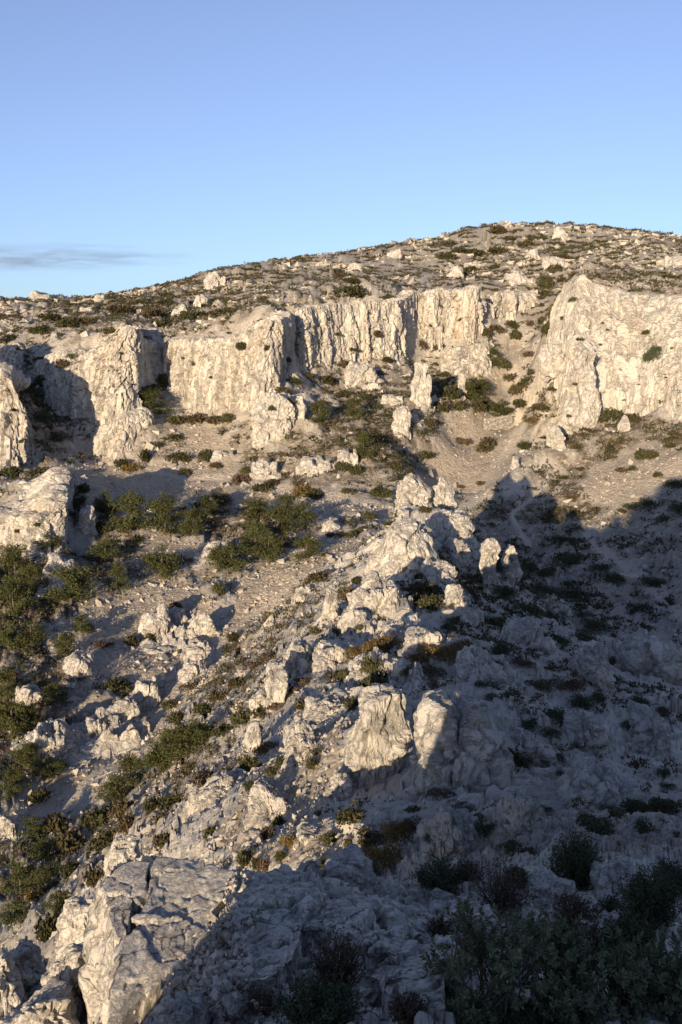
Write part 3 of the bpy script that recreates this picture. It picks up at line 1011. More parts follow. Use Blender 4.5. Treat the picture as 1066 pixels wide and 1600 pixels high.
GR = 'rocks standing on the ridge'
GV_ = 'rock outcrops on the valley slope'
GH = 'pale rock outcrops on the far hillside'
OUT = [
 # ridge
 ((533,1093,640,1232),'big rounded cream boulder with dark cracks, lit on the ridge beside the shadow edge','block',7,dict(depth=0.75,group=GR,cat='boulder',name='boulder',n=34,sink=0.6,yaw=0.45,rough=0.85,hk=1.06)),
 ((640,1092,800,1250),'domed rock right of the big cream boulder, split by the shadow edge','dome',5,dict(depth=1.3,group=GR,n=34,sink=1.0,hk=0.8)),
 ((616,732,674,800),'pale rock tower at the far end of the ridge, its right face shaded','tower',8,dict(depth=0.8,group=GR,Yfix=160,name='rock_tower',n=28,sink=1.0)),
 ((676,744,714,795),'smaller rock tower right behind the ridge-end tower','tower',12,dict(depth=0.8,group=GR,Yfix=163,name='rock_tower',sink=1.2)),
 ((749,846,782,930),'shaded rock pinnacle with a sunlit tip right of the ridge crest','tower',15,dict(depth=0.7,group=GR,Yfix=133,name='rock_pinnacle',sink=0.8)),
 ((778,856,818,905),'blocky shaded rock just right of the sunlit-tip pinnacle','block',17,dict(group=GR,Yfix=139,sink=1.2)),
 ((504,924,531,976),'upright pale rock with a smooth left face on the crest above the lit flank','tower',19,dict(group=GR,depth=1.2)),
 ((529,954,574,992),'smooth rounded pale rock right of the upright rock on the crest','dome',21,dict(group=GR)),
 ((626,984,700,1020),'flat sunlit rock ledge above the brown bushes on the ridge','slab',23,dict(group=GR,depth=0.9)),
 ((640,1036,664,1068),'small upright rock in the shaded notch above the boulder','block',25,dict(group=GR)),
 ((780,980,874,1024),'long shaded slab beyond the brown bushes right of the ridge','slab',27,dict(group=GR,depth=1.0)),
 ((897,1006,962,1082),'rounded shaded rock hump at the end of the long shaded slab','dome',29,dict(group=GR,depth=1.2)),
 ((968,1000,1090,1062),'wide shaded rock dome at the right edge','dome',31,dict(group=GR,depth=1.0)),
 ((660,790,740,850),'broad sunlit rock shoulder below the ridge-end tower','dome',33,dict(group=GR,depth=1.0,sink=1.0)),
 ((575,815,690,905),'bulky pale rock mass on the left of the crest below the ridge-end tower','dome',35,dict(group=GR,depth=1.0,sink=1.0,n=30)),
 ((690,848,748,890),'sunlit blocky rock between the bulky mass and the pinnacle','block',37,dict(group=GR,sink=1.0)),
 ((377,1122,412,1184),'upright pale slab at the left end of the lit flank','tower',39,dict(group=GR,depth=1.2)),
 ((284,1232,316,1280),'rock with a blue shaded face at the lower left of the lit flank','block',41,dict(group=GR,depth=1.4)),
 ((396,1050,455,1116),'steep smooth slab on the left edge of the lit flank above the upright slab','slab',43,dict(group=GR,depth=1.3,sink=1.0)),
 ((440,1000,500,1060),'smooth pale slab high on the lit flank','slab',45,dict(group=GR,depth=1.2,sink=1.0)),
 ((505,1180,560,1250),'cracked pale rock just left of the big cream boulder','block',47,dict(group=GR,sink=1.2,hk=0.45,depth=1.2)),
 ((545,1245,610,1330),'cracked pale rock face directly below the big cream boulder','block',48,dict(group=GR,sink=1.2,hk=0.3,depth=1.0)),
 ((460,1238,540,1310),'bulging pale rock on the lit flank above the foreground stones','block',49,dict(group=GR,sink=1.2,hk=0.3,depth=1.0)),
 ((672,1262,740,1345),'shaded rock ramp behind the bare tree','slab',50,dict(group=GR,sink=0.8,depth=0.9)),
 ((770,1235,850,1310),'shaded broken rock above the round dark bush','block',51,dict(group=GR,sink=0.8,depth=1.0)),
 ((990,1112,1056,1190),'shaded diagonal rock rib near the right edge','slab',53,dict(group=GR,depth=1.3)),
 ((872,1085,950,1170),'shaded diagonal slab left of the rib near the right edge','slab',55,dict(group=GR,depth=1.3)),
 ((690,905,730,950),'shaded rock below the blocky rock left of the pinnacle','block',57,dict(group=GR,sink=1.0)),
 ((716,948,750,985),'pale upright shaded rock above the long shaded slab','tower',59,dict(group=GR)),
  # bedrock along the ridge
 ((470,985,560,1050),'broad bedrock hump on the crest above the lit flank','block',301,dict(group=GR,depth=1.2,sink=1.2,hk=0.6)),
 ((540,900,640,965),'bedrock mass on the crest between the bulky mass and the upright rock','block',302,dict(group=GR,depth=1.2,sink=1.2,hk=0.75)),
 ((585,960,680,1012),'bedrock hump left of the flat sunlit ledge','block',303,dict(group=GR,depth=1.2,sink=1.2,hk=0.6)),
 ((430,1105,520,1190),'broad pale bedrock bulge on the lit flank left of the big cream boulder','block',304,dict(group=GR,depth=1.2,sink=1.2,hk=0.55)),
 ((700,1000,800,1075),'shaded bedrock hump above the domed rock','block',305,dict(group=GR,depth=1.2,sink=1.2,hk=0.55)),
 ((760,1085,880,1200),'shaded bedrock slope right of the domed rock','slab',306,dict(group=GR,depth=1.2,sink=1.2,hk=0.5)),
 ((880,1180,1010,1270),'shaded bedrock ramp above the round dark bush at right','slab',307,dict(group=GR,depth=1.2,sink=1.2,hk=0.5)),
 ((610,790,700,850),'pale bedrock under the ridge-end tower','block',308,dict(group=GR,depth=1.2,sink=1.2,hk=0.8,Yfix=152)),
 ((640,860,730,925),'bedrock step below the sunlit blocky rock','block',309,dict(group=GR,depth=1.2,sink=1.2,hk=0.7)),
 ((300,1180,390,1260),'broad pale bedrock bulge low on the lit flank','block',310,dict(group=GR,depth=1.3,sink=1.2,hk=0.5)),
 ((380,1200,470,1290),'cracked bedrock on the lit flank above the lit slab','block',311,dict(group=GR,depth=1.3,sink=1.2,hk=0.5)),
 ((650,1240,760,1330),'shaded bedrock left of the shaded broken rock','block',312,dict(group=GR,depth=1.0,sink=1.2,hk=0.5)),
 # valley
 ((222,928,268,1004),'craggy pale outcrop in mid valley, left of the pinnacle','block',61,dict(group=GV_,depth=1.0)),
 ((258,925,292,978),'rounded pale rock joined to the right of the craggy mid-valley outcrop','block',63,dict(group=GV_)),
 ((297,950,331,1002),'pointed pale pinnacle in mid valley above the stone chute','tower',65,dict(group=GV_,cat='pinnacle',name='rock_pinnacle')),
 ((280,1024,320,1062),'broken rock at the head of the stone chute','block',67,dict(group=GV_)),
 ((288,1000,338,1030),'low broken rocks between the pinnacle and the stone chute','block',68,dict(group=GV_)),
 ((100,1004,140,1058),'leaning pale rock among bushes left of the scree','tower',69,dict(group=GV_)),
 ((116,1095,184,1174),'large jagged outcrop beside the stone chute','block',71,dict(group=GV_,depth=1.0,n=24)),
 ((180,1082,218,1142),'upright rock right of the large jagged outcrop by the chute','tower',73,dict(group=GV_)),
 ((204,1048,250,1112),'shaded rock wall at the left bank of the stone chute','block',75,dict(group=GV_)),
 ((28,1128,108,1192),'rough pale outcrop between the big pine and the hollow','block',77,dict(group=GV_,n=24)),
 ((26,1048,62,1102),'grey rock half hidden behind the pine at the left edge','block',79,dict(group=GV_)),
 ((-8,1262,24,1314),'pale rock at the left edge beside the dark cast shadow','block',81,dict(group=GV_)),
 ((50,905,100,930),'pale broken rocks above the dark pines at left','block',83,dict(group=GV_)),
 ((70,860,108,905),'pale rubble spur at the foot of the flat topped block','tower',84,dict(group=GV_)),
 ((316,846,360,878),'round pale boulder among the pines in the valley','block',85,dict(group=GV_,cat='boulder',name='boulder')),
 ((507,808,531,832),'small upright rock on the scree below the path','tower',87,dict(group=GV_)),
 ((460,912,490,942),'pale tilted block on the gravel left of the ridge','block',89,dict(group=GV_)),
 ((122,775,146,840),'narrow pale rock fin right of the flat topped block','tower',90,dict(group=GV_)),
 ((70,1090,250,1190),'broad bedrock shelf under the jagged outcrop by the chute','block',401,dict(group=GV_,depth=1.0,sink=1.2,hk=0.5)),
 ((225,940,335,1010),'low bedrock base joining the mid-valley outcrops','block',402,dict(group=GV_,depth=1.0,sink=1.2,hk=0.5)),
 ((20,1110,120,1195),'low bedrock under the rough outcrop by the hollow','block',403,dict(group=GV_,depth=1.0,sink=1.2,hk=0.5)),
 ((60,870,120,915),'bedrock rubble under the flat topped block','block',404,dict(group=GV_,depth=1.0,sink=1.2,hk=0.55)),
 ((540,1000,640,1062),'bedrock step on the crest beside the brown bushes','block',405,dict(group=GR,depth=1.2,sink=1.2,hk=0.45)),
 ((470,1058,560,1125),'bedrock step on the lit flank above the pale bulge','block',406,dict(group=GR,depth=1.2,sink=1.2,hk=0.45)),
 # far hillside
 ((387,612,474,690),'squat sunlit rock block in front of the middle cliff foot','block',91,dict(group=GH,depth=0.9,n=28,sink=0.5,Yfix=297)),
 ((460,708,520,740),'wide pale outcrop on the slope above the path','block',93,dict(group=GH)),
 ((524,698,558,730),'square pale outcrop next to the wide outcrop above the path','block',95,dict(group=GH)),
 ((386,722,440,747),'low pale ledge above the path near the dark bushes','slab',97,dict(group=GH)),
 ((330,696,357,720),'lone pale boulder on the scree above the path','block',99,dict(group=GH,cat='boulder',name='boulder')),
 ((595,610,630,632),'small pale outcrop below the long cliff','block',101,dict(group=GH)),
 ((612,632,648,682),'upright pale outcrop left of the gully scree','block',103,dict(group=GH)),
 ((640,570,672,640),'rocky rib running down below the right end of the long cliff','slab',105,dict(group=GH)),
 ((713,586,730,620),'pointed rock among bushes left of the gully','tower',107,dict(group=GH)),
 ((530,560,600,600),'pale broken rocks under the long cliff','block',108,dict(group=GH)),
 ((877,532,938,692),'tall pale spire standing in front of the great right wall','tower',109,dict(group=GH,Yfix=277,depth=0.7,n=34,sink=0.15,cat='rock spire',name='rock_spire')),
 ((851,652,886,742),'thin rock rib running down from the foot of the tall spire','tower',110,dict(group=GH,Yfix=266,depth=0.7,sink=0.3,n=26)),
 ((838,536,886,574),'pale block at the left foot of the great right wall','block',111,dict(group=GH,Yfix=298)),
 ((965,652,985,676),'small pale rock under the great right wall','tower',113,dict(group=GH)),
 ((799,714,812,734),'tiny pale rock on the spur edge above the shadow tip','tower',115,dict(group=GH)),
 ((850,396,892,420),'pale ledge on the hillside high above the gully','block',117,dict(group=GH)),
 ((860,355,892,378),'pale crag just under the summit','block',119,dict(group=GH)),
 ((1035,396,1080,420),'pale flat crag at the right edge below the skyline','slab',121,dict(group=GH)),
 ((784,424,836,446),'pale crag above the small crag of the gully head','block',123,dict(group=GH)),
 ((724,404,760,420),'pale rocks in scrub above the pillar cliff','block',125,dict(group=GH)),
 ((820,385,846,408),'pale rocks under the summit above the gully head','block',127,dict(group=GH)),
 ((700,412,728,436),'blue shaded crag above the pillar cliff','block',129,dict(group=GH)),
 ((312,422,352,448),'pale crag at the step in the left skyline','block',131,dict(group=GH)),
 ((265,478,300,496),'pale rocks on the plateau above the middle cliff','block',133,dict(group=GH)),
 ((118,476,148,490),'pale rocks in scrub on the left plateau','block',135,dict(group=GH)),
 ((145,460,164,472),'pale boulder on the left skyline','block',137,dict(group=GH,cat='boulder',name='boulder')),
 ((300,460,330,480),'small crag below the step in the left skyline','block',139,dict(group=GH)),
 ((40,455,80,470),'low white rocks near the left skyline','slab',141,dict(group=GH)),
 ((540,412,566,424),'white ledge on the middle plateau','slab',143,dict(group=GH)),
 ((600,390,630,404),'white rocks close to the middle skyline','block',145,dict(group=GH)),
]
LAND = []                                    # named landmarks: photo x, y, label
for box_, label_, style_, seed_, kw_ in OUT:
    o_ = outcrop(box_, label_, style_, seed_, **kw_)
    LAND.append(((box_[0] + box_[2]) / 2, (box_[1] + box_[3]) / 2, label_, o_))
# ------------------------------------------------------------------ plants
def leaf_quads(C, size, rg, up=0.3, aspect=0.7):
    """one small bent leaf-clump face per centre"""
    n = len(C)
    a = rg.normal(size=(n, 3))
    a[:, 2] += up
    a /= np.linalg.norm(a, axis=1, keepdims=True)
    b = np.cross(a, rg.normal(size=(n, 3)))
    b /= np.linalg.norm(b, axis=1, keepdims=True) + 1e-9
    s = (np.asarray(size) * rg.uniform(0.6, 1.3, n))[:, None]
    V = np.stack([C - b * s * aspect * 0.5, C + a * s * 0.55 - b * s * aspect * 0.25, C + a * s * 1.1, C + a * s * 0.5 + b * s * aspect * 0.55], 1)
    return V.reshape(-1, 3), np.arange(n * 4).reshape(n, 4)

def bush_mesh(name, seed, n, leaf, mat, flat=0.75, lobes=5):
    """a low bush of unit radius: leaf clumps over several uneven lobes"""
    rg = np.random.default_rng(seed)
    Cs, T = [], []
    for k in range(lobes):
        ang = rg.uniform(0, 6.28)
        rad = 0.0 if k == 0 else rg.uniform(0.30, 0.62)
        c = np.array([rad * math.cos(ang), rad * math.sin(ang), rg.uniform(0.05, 0.35) * flat])
        r = rg.uniform(0.38, 0.62) if k else 0.62
        m = int(n / lobes)
        d = rg.normal(size=(m, 3))
        d /= np.linalg.norm(d, axis=1, keepdims=True)
        d[:, 2] = np.abs(d[:, 2]) * 1.1 - 0.15
        q = c + d * r * (rg.uniform(0.35, 1, (m, 1)) ** 0.5) * np.array([1, 1, flat])
        Cs.append(q)
        T.append(np.full(m, rg.uniform(0, 0.35)) + rg.uniform(0, 0.65, m))
    C = np.concatenate(Cs)
    V, Fq = leaf_quads(C, leaf, rg)
    return mesh_np(name, V, Fq, mat, False, np.repeat(np.concatenate(T), 4))

def tube(path, radii, k=6):
    path = np.asarray(path, float)
    V, Fq = [], []
    for i, p in enumerate(path):
        t = path[min(i + 1, len(path) - 1)] - path[max(i - 1, 0)]
        t /= np.linalg.norm(t) + 1e-9
        a = np.cross(t, [0.31, 0.9, 0.2])
        a /= np.linalg.norm(a) + 1e-9
        b = np.cross(t, a)
        for j in range(k):
            w = 6.2832 * j / k
            V.append(p + radii[i] * (a * math.cos(w) + b * math.sin(w)))
    for i in range(len(path) - 1):
        for j in range(k):
            Fq.append((i * k + j, i * k + (j + 1) % k, (i + 1) * k + (j + 1) % k, (i + 1) * k + j))
    return np.array(V), np.array(Fq)

def join(parts):
    V, Fq, o = [], [], 0
    for v, f in parts:
        V.append(v)
        Fq.append(f + o)
        o += len(v)
    return np.concatenate(V), np.concatenate(Fq)

def tree_meshes(seed, mat='pine_leaf', n=3600):
    """unit-height rounded pine: trunk with limbs, crown of needle clumps at the limb ends"""
    rg = np.random.default_rng(seed)
    lean = rg.normal(size=2) * 0.05
    trunk = [np.array([lean[0] * t, lean[1] * t, t * 0.8]) for t in np.linspace(-0.12, 1, 7)]
    parts = [tube(trunk, np.linspace(0.035, 0.010, 7))]
    Cs, T, S_ = [], [], []
    nl = 20
    for k in range(nl):
        t = rg.uniform(0.06, 0.92)
        base = np.array([lean[0] * t, lean[1] * t, t * 0.8])
        ang = k * 2.4 + rg.uniform(-0.4, 0.4)
        ln = (0.44 * (1 - 0.55 * t) + 0.04) * rg.uniform(0.7, 1.15)
        tip = base + np.array([math.cos(ang) * ln, math.sin(ang) * ln, rg.uniform(0.02, 0.16)])
        mid = (base + tip) / 2 + np.array([0, 0, -0.02])
        parts.append(tube([base, mid, tip], [0.012, 0.008, 0.003], 4))
        for c, rr_ in ((tip, 0.165), (mid, 0.15)):
            m = int(n / nl / 2)
            d = rg.normal(size=(m, 3))
            d /= np.linalg.norm(d, axis=1, keepdims=True)
            Cs.append(c + d * rr_ * rg.uniform(0.3, 1, (m, 1)) * np.array([1, 1, 0.7]) * rg.uniform(0.8, 1.25))
            T.append(np.full(m, rg.uniform(0, 0.4)) + rg.uniform(0, 0.6, m))
    m = 120
    top = np.array([lean[0], lean[1], 0.86])
    d = rg.normal(size=(m, 3))
    Cs.append(top + d * 0.06)
    T.append(rg.uniform(0.2, 1, m))
    C = np.concatenate(Cs)
    V, Fq = leaf_quads(C, 0.05, rg, 0.4, 0.6)
    crown = mesh_np('crown', V, Fq, mat, False, np.repeat(np.concatenate(T), 4))
    tv, tf = join(parts)
    return mesh_np('trunk', tv, tf, 'bark'), crown

BUSH = {
 's': [bush_mesh('scrub_bush', 100 + i, 720, 0.20, 'scrub_leaf', 0.72, 6) for i in range(5)],
 'd': [bush_mesh('scrub_bush', 120 + i, 700, 0.16, 'dry_leaf', 0.65, 6) for i in range(3)],
 'o': [bush_mesh('scrub_bush', 140 + i, 700, 0.17, 'ochre_leaf', 0.7, 7) for i in range(3)],
 'j': [bush_mesh('scrub_bush', 160 + i, 900, 0.16, 'juniper_leaf', 0.95, 7) for i in range(3)],
 'n': [bush_mesh('scrub_bush', 180 + i, 2400, 0.075, 'juniper_leaf', 0.8, 9) for i in range(3)],
 'm': [bush_mesh('scrub_bush', 200 + i, 2200, 0.075, 'ochre_leaf', 0.7, 9) for i in range(2)],
 'e': [bush_mesh('scrub_bush', 220 + i, 2200, 0.07, 'dry_leaf', 0.65, 9) for i in range(2)],
}
TREES = [tree_meshes(300 + i) for i in range(5)]

MARKS = [("big cream boulder",586,1160),("ridge-end tower",645,765),("sunlit-tip pinnacle",765,885),("stone chute",215,1150),("flat topped block",50,800),("left buttress cliff",150,600),
 ("middle cliff",350,580),("long cliff",550,520),("orange streaked pillars",705,500),("great right wall",1000,560),("tall spire",905,610),("gully scree",740,720),("mid-valley pinnacle",314,975),
 ("jagged outcrop by the chute",150,1135),("squat block under the middle cliff",430,650),("pale path",400,765),("foreground slab",250,1430),("summit",850,350),("step in the left skyline",320,425),
 ("left skyline",90,462),("bare tree",685,1340),("shadow tip",800,745),("shaded hump",930,1045),("long shaded slab",827,1000),("right-edge dome",1020,1030),("leaning rock among bushes",120,1030),
 ("upright crest rock",517,950),("steep smooth slab",425,1080),("upright flank slab",395,1150),("wide outcrop above the path",490,725),("dry stone wall",778,662),("gully head crag",800,480),
 ("shaded track",980,885),("low fluted wall",185,680),("upright outcrop by the gully",630,657),("flat sunlit ledge",663,1002),("split dome",716,1160),("humped brink boulder",545,1375),("broad cracked plate",430,1450),("round dry bush",528,1510),("tall leafy bush",770,1520),("middle rock shelf",645,1445),("bottom-left corner rock",60,1560),("heather clump",785,1395),("round evergreen bush",903,1345),("plate left of the dry bush",420,1530),("slab right edge",335,1470),("slab foot",290,1570),("pale rock at the bottom",640,1545)]
ORD = "nearest second third fourth fifth sixth seventh eighth ninth tenth eleventh twelfth thirteenth fourteenth fifteenth sixteenth seventeenth eighteenth nineteenth twentieth".split()
SEEN = {}

def where(px, py, what):
    best = min(MARKS, key=lambda m_: math.hypot(m_[1] - px, (m_[2] - py) * 1.1))
    dx, dy = px - best[1], py - best[2]
    dr = ('right of' if dx > 0 else 'left of') if abs(dx) > abs(dy) else ('below' if dy > 0 else 'above')
    return best, dr, math.hypot(dx, dy)

PENDING = []                                 # (object, what, photo x, photo y)

def place_bush(px, py, w, h, kind, cat='bush', group=None, ymin=0.0, P=None, r=None):
    if P is None:
        P, _ = hit(px, py, ymin)
        if P is None or P.y > 600:
            return None
        dist = P.y * CT - P.z * ST
        r = w * dist / F / 2 / 0.80
        asp = np.clip(h / w * 1.55, 0.75, 2.0)
    else:
        asp = h
    me = random.choice(BUSH[kind])
    o = link('cliff_tuft' if group and 'cliff' in group else 'dry_bush' if kind in 'demo' else 'scrub_bush', me, loc=(P[0], P[1] + 0.25 * r, P[2] - 0.04 * r))
    o.scale = (r, r * random.uniform(0.7, 1.0), r * asp)
    o.rotation_euler = (0, 0, random.uniform(0, 6.28))
    what = {'s': 'dark olive bush', 'd': 'brownish dry bush', 'o': 'ochre brown bush', 'j': 'dense dark green bush', 'n': 'dense dark green bush', 'm': 'ochre brown bush', 'e': 'bare purplish bush'}[kind]
    sz = 'tiny' if w < 11 else 'small' if w < 20 else 'medium' if w < 38 else 'large'
    tag(o, None, cat, group or ('brown dry bushes on the slopes' if kind in 'demo' else 'green scrub bushes dotted over the slopes'))
    PENDING.append((o, sz + ' ' + what, px, py - h / 2 if w > 3 and P is None else py))
    return o

def place_tree(px, py, w, h, ymin=0.0):
    P, _ = hit(px, py, ymin)
    if P is None or P.y > 600:
        return
    dist = P.y * CT - P.z * ST
    H = h * dist / F * 1.05
    tr, cr = random.choice(TREES)
    e = bpy.data.objects.new('pine_tree', None)
    COL.objects.link(e)
    e.location = (P.x, P.y + 0.15 * H, P.z - 0.02 * H)
    wx = w * dist / F / (H * 0.86)
    e.scale = (H * wx, H * wx, H)
    e.rotation_euler = (0, 0, random.uniform(0, 6.28))
    link('trunk', tr, e)
    link('crown', cr, e)
    tag(e, None, 'tree', 'bushy pines in the valley')
    PENDING.append((e, ('large' if h > 50 else 'small') + ' rounded pine', px, py - h / 2))

# (photo x, photo y of the foot, width, height)
PINES = [(205,835,62,68),(165,815,40,50),(258,836,58,64),(300,838,36,44),(322,818,52,44),(343,795,34,34),(162,880,52,38),(250,905,62,56),(75,866,46,44),(22,905,62,66),(118,812,34,56),
 (20,968,66,80),(108,950,76,66),(182,925,36,46),(52,925,50,50),(10,1018,50,56),(48,1015,60,52),(100,1030,38,42),(14,1160,62,100),(45,1150,40,60),(8,1095,40,60),(84,1098,44,36),
 (290,1195,86,62),(250,1215,62,58),(205,1235,60,56),(178,1258,56,44),(310,1165,50,44),(72,1215,66,42),(20,1245,52,56),(45,1200,44,44),(362,892,60,44),(398,868,46,56),(420,885,50,56),(435,838,44,46),(470,826,48,44),
 (400,812,44,36),(480,876,48,40),(568,720,36,46),(556,655,30,38),(500,664,36,40),(234,648,58,42),(452,655,30,34),(30,1400,66,62),(75,1395,60,50),(20,1450,60,54),(70,1350,56,48),(50,1310,44,40),(90,1430,44,40),
 (340,890,40,36),(445,805,36,34),(125,990,30,30),(35,1195,40,46),(995,492,46,32),(782,655,40,32),(735,628,30,34),(752,620,34,36),(770,572,30,30)]
